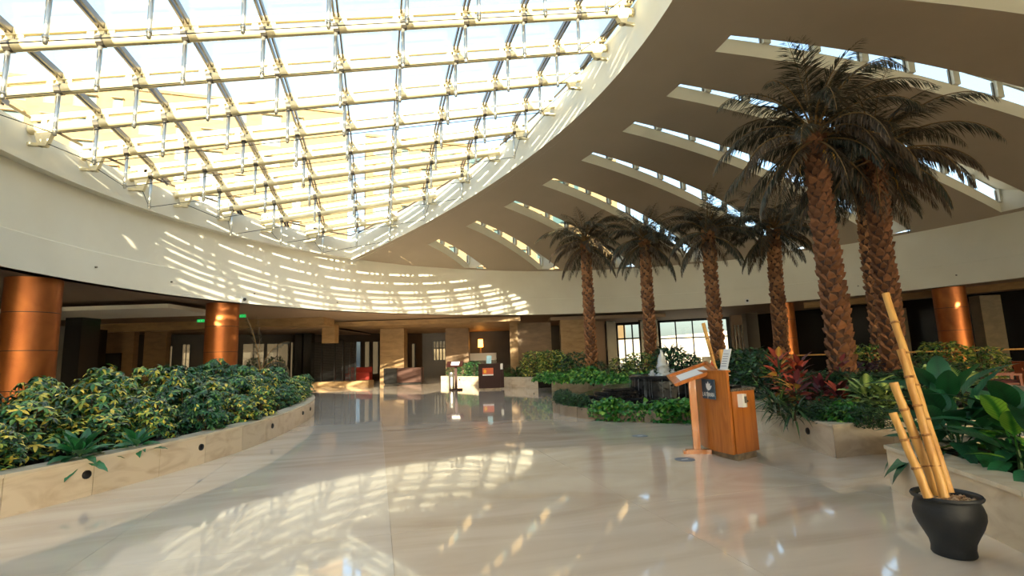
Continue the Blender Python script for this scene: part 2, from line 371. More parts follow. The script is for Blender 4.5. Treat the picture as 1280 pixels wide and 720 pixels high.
# slot wells with their clerestory windows
wi = 2
for (a, b) in slots:
    ra, Rw = rads((a + b) / 2)
    rs = ra[2:-1]
    well = MB(); LIP, HEAD = .47, 1.05
    nn = len(rs)
    # far side: lip below the glass and strip above it
    def strip(w0, z0, w1, z1):
        vs = [cp(r, w0, z0) for r in rs] + [cp(r, w1, z1) for r in rs]
        well.add(vs, [(k, k+1, nn+k+1, nn+k) for k in range(nn-1)])
    strip(b, 0, b, LIP); strip(b, HEAD - .06, b, HEAD)
    strip(b, HEAD, a, .5); strip(a, 0, a, .5)
    for r in (rs[0], rs[-1]):
        well.add([cp(r, a), cp(r, b), cp(r, b, HEAD), cp(r, a, .5)], [(0,1,2,3)])
    wr_ = sroot('window_%d' % wi); wi += 1
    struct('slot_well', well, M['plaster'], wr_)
    # panes and mullions in the far side
    Rtot = rs[-1] - rs[0]; npn = max(1, round(Rtot / 1.75))
    for k in range(npn):
        r0 = rs[0] + Rtot * k / npn; r1 = rs[0] + Rtot * (k + 1) / npn
        bo = b
        q = MB(); q.add([cp(r0, bo, LIP), cp(r1, bo, LIP), cp(r1, bo, HEAD - .06), cp(r0, bo, HEAD - .06)], [(0,1,2,3)])
        q.obj('pane', M['wpane'], wr_)
    for k in range(npn + 1):
        r0 = rs[0] + Rtot * k / npn; x, y, z = cp(r0, b)
        mm = Matrix.Translation((x, y, z)) @ Matrix.Rotation(b, 4, 'Z')
        q = MB(); q.box(-.12, .12, -.1, .06, LIP - .02, HEAD, M=mm); q.obj('mullion', M['plaster'], wr_)
        q = MB(); q.box(-.17, -.12, .0, .05, LIP, HEAD - .06, M=mm); q.obj('frame', M['frame'], wr_)

# ------------------------------------------------------------------ roof light
sk = sroot('window_1')
ROW0, ROWD = 15.4, 1.735
rows = [ROW0 + ROWD * j for j in range(-6, 7)]
cols = [-7.4 + 1.6 * i for i in range(-1, 10)]
lens = []
for k in range(61): w = AT + (2*pi - 2*AT) * k / 60; lens.append((C1.x + RI * cos(w), C1.y + RI * sin(w)))
for k in range(1, 60): w = -BT + 2 * BT * k / 60; lens.append((C2.x + R2 * cos(w), C2.y + R2 * sin(w)))
def clip(poly, cl):
    out = list(poly)
    for i in range(len(cl)):
        a, b = cl[i], cl[(i+1) % len(cl)]; inp = out; out = []
        if not inp: return []
        def side(p): return (b[0]-a[0]) * (p[1]-a[1]) - (b[1]-a[1]) * (p[0]-a[0])
        for j in range(len(inp)):
            p, q = inp[j-1], inp[j]; sp, sq = side(p), side(q)
            if (sp >= 0) != (sq >= 0):
                t = sp / (sp - sq); out.append((p[0] + t*(q[0]-p[0]), p[1] + t*(q[1]-p[1])))
            if sq >= 0: out.append(q)
    return out
GZ = .42
# panes
ys = [rows[0] - ROWD] + rows + [rows[-1] + ROWD]; xs = [cols[0] - 1.6] + cols + [cols[-1] + 1.6]
for j in range(len(ys) - 1):
    for i in range(len(xs) - 1):
        pl = clip([(xs[i]+.03, ys[j]+.03), (xs[i+1]-.03, ys[j]+.03), (xs[i+1]-.03, ys[j+1]-.03), (xs[i]+.03, ys[j+1]-.03)], lens)
        if len(pl) < 3: continue
        ar = abs(sum(pl[k-1][0]*pl[k][1] - pl[k][0]*pl[k-1][1] for k in range(len(pl)))) / 2
        if ar < .03: continue
        q = MB(); q.add([(x, y, rz(x, y) + GZ) for x, y in pl], [tuple(range(len(pl)))]); q.obj('pane', M['pane'], sk)
hang = MB(); hang.lathe([(.05, 0), (.045, -1.12), (.03, -1.16)], 8); hang.lathe([(.055, -1.0), (.055, -1.06)], 8)
hm = hang.mesh('hanger', M['hanger'], True)
for Y in rows:
    x0, x1 = XL(Y), XR(Y)
    if x1 - x0 < .5: continue
    A, B = Vector((x0, Y, rz(x0, Y))), Vector((x1 - .05, Y, rz(x1 - .05, Y)))
    q = MB(); q.tube([A, B], .118, 12); smooth_by(q.obj('tube', M['tube'], sk))
    # slotted fin over the tube: glazing rail on short webs
    q = MB(); D = (B - A)
    def onfin(t0, t1, z0, z1, hw):
        p, r = A + D * t0, A + D * t1
        v = [(p.x, Y-hw, p.z+z0), (r.x, Y-hw, r.z+z0), (r.x, Y+hw, r.z+z0), (p.x, Y+hw, p.z+z0),
             (p.x, Y-hw, p.z+z1), (r.x, Y-hw, r.z+z1), (r.x, Y+hw, r.z+z1), (p.x, Y+hw, p.z+z1)]
        q.add(v, [(0,3,2,1),(4,5,6,7),(0,1,5,4),(1,2,6,5),(2,3,7,6),(3,0,4,7)])
    onfin(0, 1, .24, .40, .05); onfin(0, 1, .09, .15, .03)
    tlist = sorted([0.02, .98] + [(X - A.x) / D.x for X in cols if A.x + .2 < X < B.x - .2])
    for t in tlist:
        onfin(max(0, t - .25 / D.x), min(1, t - .12 / D.x), .14, .25, .03) if t > .04 else None
        onfin(max(0, t - .06 / D.x), min(1, t + .06 / D.x), .14, .25, .03)
        onfin(max(0, t + .12 / D.x), min(1, t + .25 / D.x), .14, .25, .03) if t < .96 else None
    q.obj('tube_fin', M['tube'], sk)
    # end brackets
    for (E, s) in ((A, 1), (B, -1)):
        q = MB(); q.add([(E.x + s*.15, Y-.08, E.z-.08), (E.x + s*.55, Y-.08, E.z-.08 + s*.085), (E.x + s*.42, Y-.08, E.z-.42), (E.x + s*.25, Y-.08, E.z-.42),
                         (E.x + s*.15, Y+.08, E.z-.08), (E.x + s*.55, Y+.08, E.z-.08 + s*.085), (E.x + s*.42, Y+.08, E.z-.42), (E.x + s*.25, Y+.08, E.z-.42)],
                        [(0,1,2,3),(7,6,5,4),(0,4,5,1),(1,5,6,2),(2,6,7,3),(3,7,4,0)])
        q.box(E.x - .02 if s > 0 else E.x - .32, E.x + .32 if s > 0 else E.x + .02, Y-.05, Y+.05, E.z - .42, E.z - .34)
        q.obj('bracket', M['tube'], sk)
    hp = [X for X in cols if x0 + .35 < X < x1 - .35]
    pts = [Vector((x0 + .35, Y, rz(x0, Y) - .3))]
    for X in hp:
        z = rz(X, Y); link('hanger', hm, sk, Matrix.Translation((X, Y, z)))
        q = MB(); q.lathe([(.132, -.07), (.132, .07)], 12); 
        o = q.obj('collar', M['rafter'], sk); o.matrix_local = Matrix.Translation((X, Y, z)) @ Matrix.Rotation(pi/2 - atan2(.214, 1), 4, 'Y')
        pts.append(Vector((X, Y, z - 1.1)))
    pts.append(Vector((x1 - .35, Y, rz(x1, Y) - .3)))
    q = MB(); q.tube(pts, .012, 5); q.obj('cable', M['cable'], sk)
for X in cols:
    dy1 = RI**2 - (X - C1.x)**2; dy2 = R2**2 - (X - C2.x)**2
    if dy1 < 0 or dy2 < 0: continue
    h = min(sqrt(dy1), sqrt(dy2)); Y0, Y1 = C1.y - h, C1.y + h
    if Y1 - Y0 < 1: continue
    yy = [Y0] + [y for y in rows if Y0 < y < Y1] + [Y1]
    if Y0 < 4: yy = [rows[0] - ROWD if rows[0] - ROWD > Y0 else Y0] + [y for y in rows if y > Y0]+ [Y1]
    q = MB()
    for s in (-1, 1):
        for (z0, z1, w0, w1) in ((.29, .43, .03, .075),):
            vs = []
            for y in yy:
                z = rz(X, y)
                vs += [(X + s*w0, y, z+z0), (X + s*w1, y, z+z0), (X + s*w1, y, z+z1), (X + s*w0, y, z+z1)]
            fs = []
            for k in range(len(yy) - 1):
                for c in range(4): fs.append((4*k+c, 4*k+(c+1) % 4, 4*k+4+(c+1) % 4, 4*k+4+c))
            q.add(vs, fs)
    q.obj('rafter', M['rafter'], sk)
# edge rail round the glass
q = MB(); pts = [Vector((x, y, rz(x, y) + .36)) for x, y in lens if y > 3]
q.tube(sorted(pts, key=lambda p: atan2(p.y - 12, p.x + 1) if p.x > -1.4 else atan2(p.y - 12, p.x + 1) % (2*pi)), .05, 4)
q.obj('edge_rail', M['rafter'], sk)

# ------------------------------------------------------------------ lower ceiling, beams, outer walls
def wbox(name, p, q, d0, d1, z0, z1, m, parent=None):   # block spanning pixel columns p..q between depths
    mb = MB(); a, b, c, e = G(p, d0), G(q, d0), G(q, d1), G(p, d1)
    # keep it rectangular: run the sides square to the front
    n = Vector((sin(YAW), cos(YAW), 0)) * (d1 - d0); c, e = b + n, a + n
    mb.prism([(a.x,a.y),(b.x,b.y),(c.x,c.y),(e.x,e.y)], z0, z1)
    return struct(name, mb, m, parent)
def opened_wall(name, A, B, z0, z1, ops, m, t=.3):
    A, B = Vector(A), Vector(B); d = B - A; Ln = d.length; d.normalize()
    mm = Matrix.Translation((A.x, A.y, 0)) @ Matrix.Rotation(atan2(d.y, d.x), 4, 'Z'); q = MB(); u = 0.
    for (a, b, c, e) in sorted(ops):
        if a > u: q.box(u, a, 0, t, z0, z1, M=mm)
        if c > z0: q.box(a, b, 0, t, z0, c, M=mm)
        if e < z1: q.box(a, b, 0, t, e, z1, M=mm)
        u = b
    q.box(u, Ln, 0, t, z0, z1, M=mm)
    struct(name, q, m); return mm
def col_u(px, A, B):                             # where column px meets the wall line A-B
    A, B = Vector(A), Vector(B); x, y, z = ray(px, 445); r = cw(x, y).xy; d = B - A
    den = d.x * r.y - d.y * r.x
    t = (A.y * r.x - A.x * r.y) / den * 1.0
    return t * d.length
def window(n, mm, a, b, z0, z1, nx, nz, fm, gm, fw=.05, name='window'):
    w = sroot('%s_%d' % (name, n)); q = MB()
    q.box(a, b, .08, .18, z0, z0 + fw, M=mm); q.box(a, b, .08, .18, z1 - fw, z1, M=mm)
    q.box(a, a + fw, .08, .18, z0 + fw, z1 - fw, M=mm); q.box(b - fw, b, .08, .18, z0 + fw, z1 - fw, M=mm); q.obj('frame', fm, w)
    for k in range(1, nx):
        u = a + (b - a) * k / nx; q = MB(); q.box(u - fw/2, u + fw/2, .09, .17, z0 + fw, z1 - fw, M=mm); q.obj('mullion', fm, w)
    zs = [z0 + fw] + ([z0 + (z1 - z0) * f for f in nz]) + [z1 - fw]
    for f in zs[1:-1]:
        q = MB(); q.box(a + fw, b - fw, .1, .16, f - fw/2, f + fw/2, M=mm); q.obj('transom', fm, w)
    for k in range(nx):
        for i in range(len(zs) - 1):
            q = MB(); u0, u1 = a + (b-a) * k / nx + fw/2, a + (b-a) * (k+1) / nx - fw/2
            q.add([(u0, .13, zs[i]), (u1, .13, zs[i]), (u1, .13, zs[i+1]), (u0, .13, zs[i+1])], [(0,1,2,3)], M=mm); q.obj('pane', gm, w)
    return w
Q = [Vector((-31, -13)), cw(-28, 29).xy, cw(-8, 44).xy, cw(6.5, 45).xy, cw(18, 40).xy, cw(22, 34).xy, cw(28, 25).xy, Vector((36, -13))]
mb = MB(); ga = [2*pi*k/144 for k in range(144)]
def outer(w):
    u = Vector((cos(w), sin(w))); best = 0
    for p, q in zip(Q, Q[1:] + Q[:1]):
        d = q - p; den = u.x * d.y - u.y * d.x
        if abs(den) < 1e-9: continue
        o = p - C1; t = (o.x * d.y - o.y * d.x) / den; f = (o.x * u.y - o.y * u.x) / den
        if t > 0 and -1e-6 <= f <= 1 + 1e-6: best = max(best, t)
    return best + .25
ga = sorted(set(ga + [atan2((p - C1).y, (p - C1).x) % (2*pi) for p in Q])); vs = []; fs = []
for w in ga:
    for r_ in (R1 + .02, outer(w)):
        for z_ in (HS, HS + .3): vs.append((C1.x + r_*cos(w), C1.y + r_*sin(w), z_))
for i in range(len(ga)):
    j = (i + 1) % len(ga); a_, b_ = 4*i, 4*j
    fs += [(a_, b_, b_+2, a_+2), (a_+1, a_+3, b_+3, b_+1), (a_+2, b_+2, b_+3, a_+3), (a_, a_+1, b_+1, b_)]
mb.add(vs, fs); struct('ceiling_gallery', mb, M['low_ceil'])
wn_i = 20
# left wall: strips of tinted glazing between dark piers
ops = []; spec = []
for (p0, p1, z0, z1, nx) in ((209, 216, .9, 3.0, 1), (227, 238, .9, 3.1, 2), (303, 331, .5, 3.1, 2), (333, 361, .5, 3.1, 2), (363, 367, .4, 3.2, 1),
                             (445, 452, .5, 3.2, 1), (456, 463, .5, 3.2, 1), (466, 474, .5, 3.2, 1), (507, 511, .6, 3.0, 1), (515, 520, .8, 3.0, 1)):
    a, b = col_u(p0, Q[1], Q[2]), col_u(p1, Q[1], Q[2]); ops.append((a, b, z0, z1)); spec.append((a, b, z0, z1, nx))
mm = opened_wall('wall_left', Q[1], Q[2], 0, HS, ops, M['darkwall'])
for (a, b, z0, z1, nx) in spec: window(wn_i, mm, a, b, z0, z1, nx, [.35] if b - a > 1 else [], M['dframe'], M['tpane']); wn_i += 1
a, b = col_u(541, Q[2], Q[3]), col_u(561, Q[2], Q[3])
mm = opened_wall('wall_back', Q[2], Q[3], 0, HS, [(a, b, 1.4, 3.2)], M['darkwall'])
window(wn_i, mm, a, b, 1.4, 3.2, 5, [.62], M['dframe'], M['tpane'], .1); wn_i += 1
a, b = col_u(772, Q[3], Q[4]), col_u(802, Q[3], Q[4]); c, e_ = col_u(826, Q[3], Q[4]), col_u(913, Q[3], Q[4])
mm = opened_wall('wall_garden', Q[3], Q[4], 0, HS, [(a, b, .05, 4.1), (c, e_, .3, 4.12)], M['dark'])
window(1, mm, a, b, .05, 4.1, 3, [.68], M['dframe'], M['gpane'], .12, 'door')
window(wn_i, mm, c, e_, .3, 4.12, 4, [.62], M['dframe'], M['gpane'], .1); wn_i += 1
opened_wall('wall_right_back', Q[4], Q[5], 0, HS, [], M['dark']); opened_wall('wall_right', Q[5], Q[6], 0, HS, [], M['dark'])
opened_wall('wall_right_front', Q[6], Q[7], 0, HS, [], M['darkwall']); opened_wall('wall_left_front', Q[0], Q[1], 0, HS, [], M['darkwall'])
mm = opened_wall('wall_front', Q[7], Q[0], 0, HS, [(4, 63, .1, 4.0)], M['plaster'])
window(wn_i, mm, 4, 63, .1, 4.0, 20, [.7], M['dframe'], M['wpane'], .08); wn_i += 1   # unseen glazing behind the camera, added to let daylight reach the foreground
# bulkheads under the gallery ceiling
wbox('trim_3', -60, 206, 19.5, 23, 3.86, 4.02, M['plaster'])
wbox('trim_4', 110, 404, 29.3, 31, 3.72, HS, M['tan'])
wbox('ceiling_left_shops', 60, 404, 31, 45, 3.70, 3.76, M['low_ceil'])
wbox('trim_5', 418, 652, 32.5, 44, 3.84, 4.14, M['tan'])
wbox('trim_6', 690, 836, 33.5, 36, 3.88, 4.1, M['low_ceil'])
# ring beam on the right, just behind the wall
mb = MB(); mb.lathe([(19.7, HS), (19.7, 3.88), (20.1, 3.88), (20.1, HS)], 40, c=(C1.x, C1.y, 0), cap=False, a0=R(-20), a1=R(36)); struct('trim_7', mb, M['tan'])
# piers
for (p, q, d, z1, m, nm, th) in ((78, 99, 22, 3.9, 'dark', 'pier', 1.0), (98, 108, 27, 3.95, 'brown_stone', 'pier', 1.), (109, 121, 27.5, 3.75, 'dark', 'pier', .6),
        (122, 166, 29.6, 3.72, 'brown_stone', 'pier', .4), (179, 207, 30.2, 3.72, 'brown_stone', 'pier', .4),
        (368, 377, 36, 3.7, 'dark', 'pier', .6), (379, 389, 36, 3.7, 'dark', 'pier', .6), (475, 505, 36, 3.86, 'tan', 'pier', 1.2), (557, 586, 38, 3.86, 'brown_stone', 'pier', 1),
        (638, 648, 34.5, 3.86, 'tan', 'pier', .5), (648, 690, 35, 3.86, 'brown_stone', 'pier', .6), (702, 736, 33.6, 3.9, 'tan', 'pier', .8),
        (738, 758, 39, HS, 'pinkwall', 'pier', .4), (760, 772, 38.5, HS, 'dark', 'pier', .4), (803, 825, 38, HS, 'dark', 'pier', .6),
        (1236, 1263, 25.5, 3.88, 'grey_stone', 'pier', .6), (1120, 1141, 30, 3.7, 'grey_stone', 'pier', .4)):
    wbox(nm, p, q, d, d + th, 0, z1, M[m])
wbox('pier', 402, 418, 31.2, 31.9, 2.75, 3.9, M['tan'])
wbox('pier', 937, 952, 33, 33.6, 0, 3.9, M['darkwall'])
# white slatted panel beside the garden window
pl = sroot('pier')
wbox('panel', 918, 935, 36, 36.25, .9, 4.0, M['pinkwall'], pl)
for k in range(3):
    wbox('panel_slot', 921 + 4.2*k, 922.6 + 4.2*k, 35.93, 36.02, 1.2, 3.3, M['dark'], pl)
# dark screen recess and reception niche at the left
mb = MB(); a = G(127, 29.5); tv = wbox('picture', 127, 151, 29.5, 29.58, 1.4, 2.5, M['dark'])
tv['kind'] = ''; del tv['kind']; tag(tv, 'dark wide screen hung on the brown wall behind the left hedge', 'screen')

# ------------------------------------------------------------------ copper columns
for (w, lab) in ((165.32, 'thick copper clad column at the left edge behind the hedge'), (143.03, 'copper clad column behind the far half of the left hedge'),
                 (15.90, 'copper clad column at right behind the wooden chairs'), (39.12, 'copper clad column behind the second palm from the right group, near the garden window')):
    c = C1 + Vector((cos(R(w)), sin(R(w)))) * 18.95
    t = thing('copper_column', lab, 'column', (c.x, c.y, 0))
    zs = [0, 1.02, 2.12, 3.2, HS] 
    for k in range(4):
        q = MB(); q.lathe([(.64, zs[k] + .012), (.64, zs[k+1] - .012)], 48); smooth_by(q.obj('copper_drum', M['copper'], t))
    q = MB(); q.lathe([(.625, 0), (.625, HS)], 48); smooth_by(q.obj('joint', M['seam'], t))

# ------------------------------------------------------------------ outside: hotel, ground, boundary wall
q = MB(); q.box(-250, 250, -250, 250, -.4, -.2); struct('ground', q, M['ground'])
def hotel(lab, x0, d0, x1, d1, H, th, nfl):
    A, B = cw(x0, d0), cw(x1, d1); d = B - A; Ln = d.length; ang = atan2(d.y, d.x)
    t = thing('hotel_building', lab, 'building', (A.x, A.y, -.2), ang)
    q = MB(); q.box(0, Ln, 0, th, 0, H); q.obj('facade', M['hotel'], t)
    q = MB(); q.box(-.2, Ln + .2, -.25, .1, H - .1, H + .35); q.obj('parapet', M['hotel'], t)
    wide, thin = MB(), MB()
    for (m_, w) in ((wide, 2.4), (thin, 1.0)):
        m_.box(-.12, w + .12, -.04, 0, -.1, 0); m_.box(-.12, 0, -.04, 0, 0, 1.5); m_.box(w, w + .12, -.04, 0, 0, 1.5); m_.box(-.2, w + .2, -.5, 0, 1.5, 1.62)
    gw, gt = MB(), MB()
    for (m_, w) in ((gw, 2.4), (gt, 1.0)): m_.add([(0, -.015, 0), (w, -.015, 0), (w, -.015, 1.5), (0, -.015, 1.5)], [(0,1,2,3)])
    mw, mt = wide.mesh('window', M['hreveal']), thin.mesh('window', M['hreveal']); gmw, gmt = gw.mesh('pane', M['hglass']), gt.mesh('pane', M['hglass'])
    u = 1.2
    while u < Ln - 6.5:
        for f in range(nfl):
            z = H - 3.1 - 3.2 * f
            for (du, a, b) in ((0, mw, gmw), (4.4, mt, gmt)):
                o = link('window', a, t, Matrix.Translation((u + du, 0, z))); link('pane', b, o)
        u += 7.6
    return t
hotel('tall cream hotel block with square windows beyond the left of the glass roof', -66, 60, -24.5, 73.5, 40, 8, 9)
hotel('lower cream hotel block beyond the centre of the glass roof', -22.5, 76, 20, 90, 37.5, 8, 9)
q = MB()
a, b = cw(4, 56), cw(34, 52)
q.add([(a.x, a.y, -.3), (b.x, b.y, -.3), (b.x, b.y, 4.2), (a.x, a.y, 2.6), (a.x+.2, a.y+.3, -.3), (b.x+.2, b.y+.3, -.3), (b.x+.2, b.y+.3, 4.2), (a.x+.2, a.y+.3, 2.6)],
      [(0,1,2,3),(7,6,5,4),(3,2,6,7),(0,3,7,4),(1,5,6,2)])
tag(q.obj('boundary_wall', M['outwall']), 'pale garden wall with sloping top outside the garden window', 'wall')

# ------------------------------------------------------------------ leaves and plants
def leaf_tpl(Ln, W, droop=.3, fold=.25, n=4, pet=0., wave=0., pow_=.8):
    vs = []; fs = []
    if pet:
        vs += [(0, -.006, 0), (0, .006, 0), (pet, -.005, .0), (pet, .005, .0)]; fs.append((0, 2, 3, 1))
    o = len(vs); rows_ = []
    for i in range(n + 1):
        t = i / n; x = pet + Ln * (t - .12 * droop * t * t); z = -droop * Ln * t * t; w = W * .5 * max(.0, sin(pi * t ** pow_)) ** .8
        zz = z + wave * W * .12 * (1 if i % 2 else -1)
        if i in (0, n): rows_.append([len(vs)]); vs.append((x, 0, z))
        else:
            rows_.append([len(vs), len(vs)+1, len(vs)+2]); vs += [(x, -w, zz + fold * w), (x, 0, z), (x, w, zz + fold * w)]
    for a, b in zip(rows_[:-1], rows_[1:]):
        if len(a) == 1 and len(b) == 3: fs += [(a[0], b[0], b[1]), (a[0], b[1], b[2])]
        elif len(b) == 1: fs += [(a[0], b[0], a[1]), (a[1], b[0], a[2])]
        else: fs += [(a[0], b[0], b[1], a[1]), (a[1], b[1], b[2], a[2])]
    return np.array(vs), fs
def rot(az, el, roll=0.): return Matrix.Rotation(az, 4, 'Z') @ Matrix.Rotation(-el, 4, 'Y') @ Matrix.Rotation(roll, 4, 'X')

def foliage(kind, seed):
    r = random.Random(seed); q = MB(); st = MB()
    def dome(rx, h, zlo):
        a = r.uniform(0, 2*pi); u = r.random() ** .5; z = zlo + (1 - zlo) * r.random()
        rr = rx * (.35 + .65 * sqrt(r.random())) * sqrt(max(.05, 1 - ((z - .45) / .62) ** 2))
        return Vector((rr * cos(a), rr * sin(a), z * h)), a
    if kind in ('schef', 'schef2'):
        tv, tf = leaf_tpl(.125, .05, .35, .25, 3)
        for c in range(150):
            p, a = dome(.55, 1.0, .12); tilt = r.uniform(-.35, .35); k = r.randint(6, 8); s = r.uniform(.75, 1.25)
            B = Matrix.Translation(p) @ Matrix.Rotation(a, 4, 'Z') @ Matrix.Rotation(r.uniform(.1, .9), 4, 'Y')
            for i in range(k): q.add(tv, tf, 0, B @ rot(2*pi*i/k + tilt, r.uniform(-.3, .2)) @ Matrix.Scale(s, 4))
        for c in range(6):
            p, a = dome(.4, .95, .5); st.tube([(p.x*.15, p.y*.15, 0), (p.x*.6, p.y*.6, p.z*.6), p], .012, 5)
    elif kind in ('ficus', 'gold', 'purple'):
        big = 1.5 if kind == 'purple' else 1.
        tv, tf = leaf_tpl(.11*big, .05*big, .3, .25, 3)
        for c in range(900 if kind != 'purple' else 380):
            p, a = dome(.55, 1.0, .08); q.add(tv, tf, 0, Matrix.Translation(p) @ rot(a + r.gauss(0, .9), r.uniform(-.7, .9), r.gauss(0, .5)) @ Matrix.Scale(r.uniform(.7, 1.3), 4))
        for c in range(5):
            p, a = dome(.4, .95, .5); st.tube([(p.x*.15, p.y*.15, 0), (p.x*.6, p.y*.6, p.z*.6), p], .01, 5)
    elif kind == 'lime':                         # low spreading clump of heart leaves
        tv, tf = leaf_tpl(.12, .09, .35, .2, 4, pow_=.55)
        for c in range(420):
            a = r.uniform(0, 2*pi); u = sqrt(r.random()); p = Vector((.6*u*cos(a), .6*u*sin(a), .08 + .32 * (1 - u*u) * r.uniform(.5, 1.1)))
            q.add(tv, tf, 0, Matrix.Translation(p) @ rot(a + r.gauss(0, .8), r.uniform(-.6, .5), r.gauss(0, .4)) @ Matrix.Scale(r.uniform(.7, 1.35), 4))
        st.tube([(0,0,0), (.05,.03,.2)], .012, 5)
    elif kind == 'trail':                        # spills over an edge at y = 0, outside is +y
        tv, tf = leaf_tpl(.11, .085, .3, .2, 4, pow_=.55)
        for c in range(300):
            x = r.gauss(0, .17); y = r.uniform(-.3, .16)
            z = r.uniform(.02, .26) if y < .04 else r.uniform(-.24, .2)
            q.add(tv, tf, 0, Matrix.Translation((x, y, z)) @ rot(pi/2 + r.gauss(0, .8), r.uniform(-1.0, .5), r.gauss(0, .4)) @ Matrix.Scale(r.uniform(.65, 1.25), 4))
        st.tube([(0, -.2, -.02), (0, 0, .12), (.05, .09, -.1)], .006, 5)
    elif kind == 'strap':
        tv, tf = leaf_tpl(.5, .04, .7, .3, 6, pow_=.6)
        for c in range(90):
            a = r.uniform(0, 2*pi); q.add(tv, tf, 0, Matrix.Translation((.1*cos(a), .1*sin(a), r.uniform(0, .25))) @ rot(a, r.uniform(.1, 1.35)) @ Matrix.Scale(r.uniform(.6, 1.15), 4))
        st.tube([(0,0,0), (0,0,.22)], .03, 6)
    elif kind == 'fern':
        tv, tf = leaf_tpl(.1, .016, .3, .2, 2, pow_=.6)
        for c in range(46):
            a = r.uniform(0, 2*pi); el = r.uniform(.35, 1.4); Ln = r.uniform(.5, .85)
            for i in range(14):
                t = .2 + .8 * i / 13; x = Ln * t * cos(el - .5*t*t); z = Ln * t * sin(el - .5*t*t)
                for s in (-1, 1):
                    q.add(tv, tf, 0, Matrix.Translation((x*cos(a), x*sin(a), z)) @ rot(a + s * 1.0, el - .6 - t*.5) @ Matrix.Scale(1.3 - .6*t, 4))
        st.tube([(0,0,0), (0,0,.15)], .03, 6)
    return q, st
_fol = {}
def shrub(kind, label, loc, h=1., w=None, seed=0, group=None, name='shrub', cat='shrub', rz_=None, nvar=3):
    key = (kind, seed % nvar)
    if key not in _fol:
        q, st = foliage(kind, hash(kind) % 1 + sum(map(ord, kind)) * 10 + seed % nvar)
        mk = M[kind] if kind in M else M['lime']
        _fol[key] = (q.mesh('foliage', mk), st.mesh('stem', M['stem']))
    t = thing(name, label, cat, loc, rnd.uniform(0, 6.28) if rz_ is None else rz_, group)
    t.scale = ((w or h), (w or h), h)
    link('foliage', _fol[key][0], t, kind='stuff'); link('stem', _fol[key][1], t)
    return t

_leafme = {}
def leafy(name, label, loc, mats_, n, Ln, W, el=(0., 1.2), h=.25, pet=.1, droop=.4, seed=0, cat='plant', sc=(.7, 1.15), spread=.05, group=None, stem=True, wave=.3, pw=.75, rz_=0.):
    r = random.Random(seed); t = thing(name, label, cat, loc, rz_, group)
    mats_ = mats_ if isinstance(mats_, list) else [mats_]
    if stem:
        q = MB(); q.tube([(0,0,-.03), (.01,0,h*.5), (0,0,h)], [.022, .018, .012], 6); q.obj('stem', M['gstem'], t)
    for i in range(n):
        m_ = r.choice(mats_); key = (m_, Ln, W, pet, i % 3)
        if key not in _leafme:
            v, f = leaf_tpl(Ln, W, droop * (.6 + .4 * (i % 3)), .22, 8, pet, wave, pw); q = MB(); q.add(v, f); me = q.mesh('leaf', M[m_]); me.shade_smooth(); _leafme[key] = me
        a = 2.4 * i + r.gauss(0, .25); k = i / max(1, n - 1)
        e_ = el[0] + (el[1] - el[0]) * k + r.gauss(0, .12)
        link('leaf', _leafme[key], t, Matrix.Translation((spread*cos(a), spread*sin(a), h * (.25 + .75*k))) @ rot(a, e_, r.gauss(0, .25)) @ Matrix.Scale(r.uniform(*sc), 4))
    return t

# ------------------------------------------------------------------ palms
def frond_mesh(name, Ln, e0, bend, r, matl, dens=74, hangf=.5):
    q = MB(); pts = []; x = z = 0.; n = 16; e_ = e0
    for i in range(n + 1):
        pts.append(Vector((x, 0, z))); t = i / n; el = e0 - bend * t ** 1.3; x += Ln / n * cos(el); z += Ln / n * sin(el)
    q.tube(pts, [.022 * (1 - .85 * i / n) for i in range(n + 1)], 5, 1)
    tv, tf = leaf_tpl(1, .075, .22, .25, 2, pow_=.6)
    for k in range(dens):
        t = .12 + .88 * (k + r.random()) / dens; f = t * n; i = min(int(f), n - 1); p = pts[i].lerp(pts[i+1], f - i)
        el = e0 - bend * t ** 1.3; ll = .46 * (sin(pi * (.12 + .84 * t)) ** .7) * r.uniform(.8, 1.12)
        for s in (-1, 1):
            fw = R(62 - 30 * t) + r.gauss(0, .1)
            d = Vector((cos(el) * cos(fw), s * sin(fw), sin(el) * cos(fw) - hangf * r.uniform(.5, 1.2) + .12)).normalized()
            mm = d.to_track_quat('X', 'Z').to_matrix().to_4x4(); q.add(tv, tf, 0, Matrix.Translation(p) @ mm @ Matrix.Scale(ll, 4))
    return q.mesh(name, [matl, M['rachis']])
fr = random.Random(3)
FR = {'up': [frond_mesh('frond', 1.7, 1.35, .5, fr, M['frond']), frond_mesh('frond', 1.9, 1.2, 1.3, fr, M['frond'])],
      'mid': [frond_mesh('frond', 2.3, .9, 1.9, fr, M['frond']), frond_mesh('frond', 2.3, .65, 1.8, fr, M['frond']), frond_mesh('frond', 2.2, .85, 2.5, fr, M['frond'])],
      'low': [frond_mesh('frond', 2.2, .2, 1.3, fr, M['frond']), frond_mesh('frond', 2.1, .1, 1.6, fr, M['frond_dry'])],
      'hang': [frond_mesh('frond', 1.9, -.35, 1.1, fr, M['frond'], 50), frond_mesh('frond', 1.8, -.5, .95, fr, M['frond_dry'], 50)]}
stub = MB(); stub.add([(0,-.09,-.02), (0,.09,-.02), (.075,-.06,.07), (.075,.06,.07), (.105,0,.15), (.02,-.07,.1), (.02,.07,.1), (.045,0,.17)],
    [(0,1,3,2), (2,3,4), (0,2,5), (1,6,3), (2,4,7,5), (3,6,7,4), (5,7,6)])
stub_me = stub.mesh('leaf_base', M['stub'])
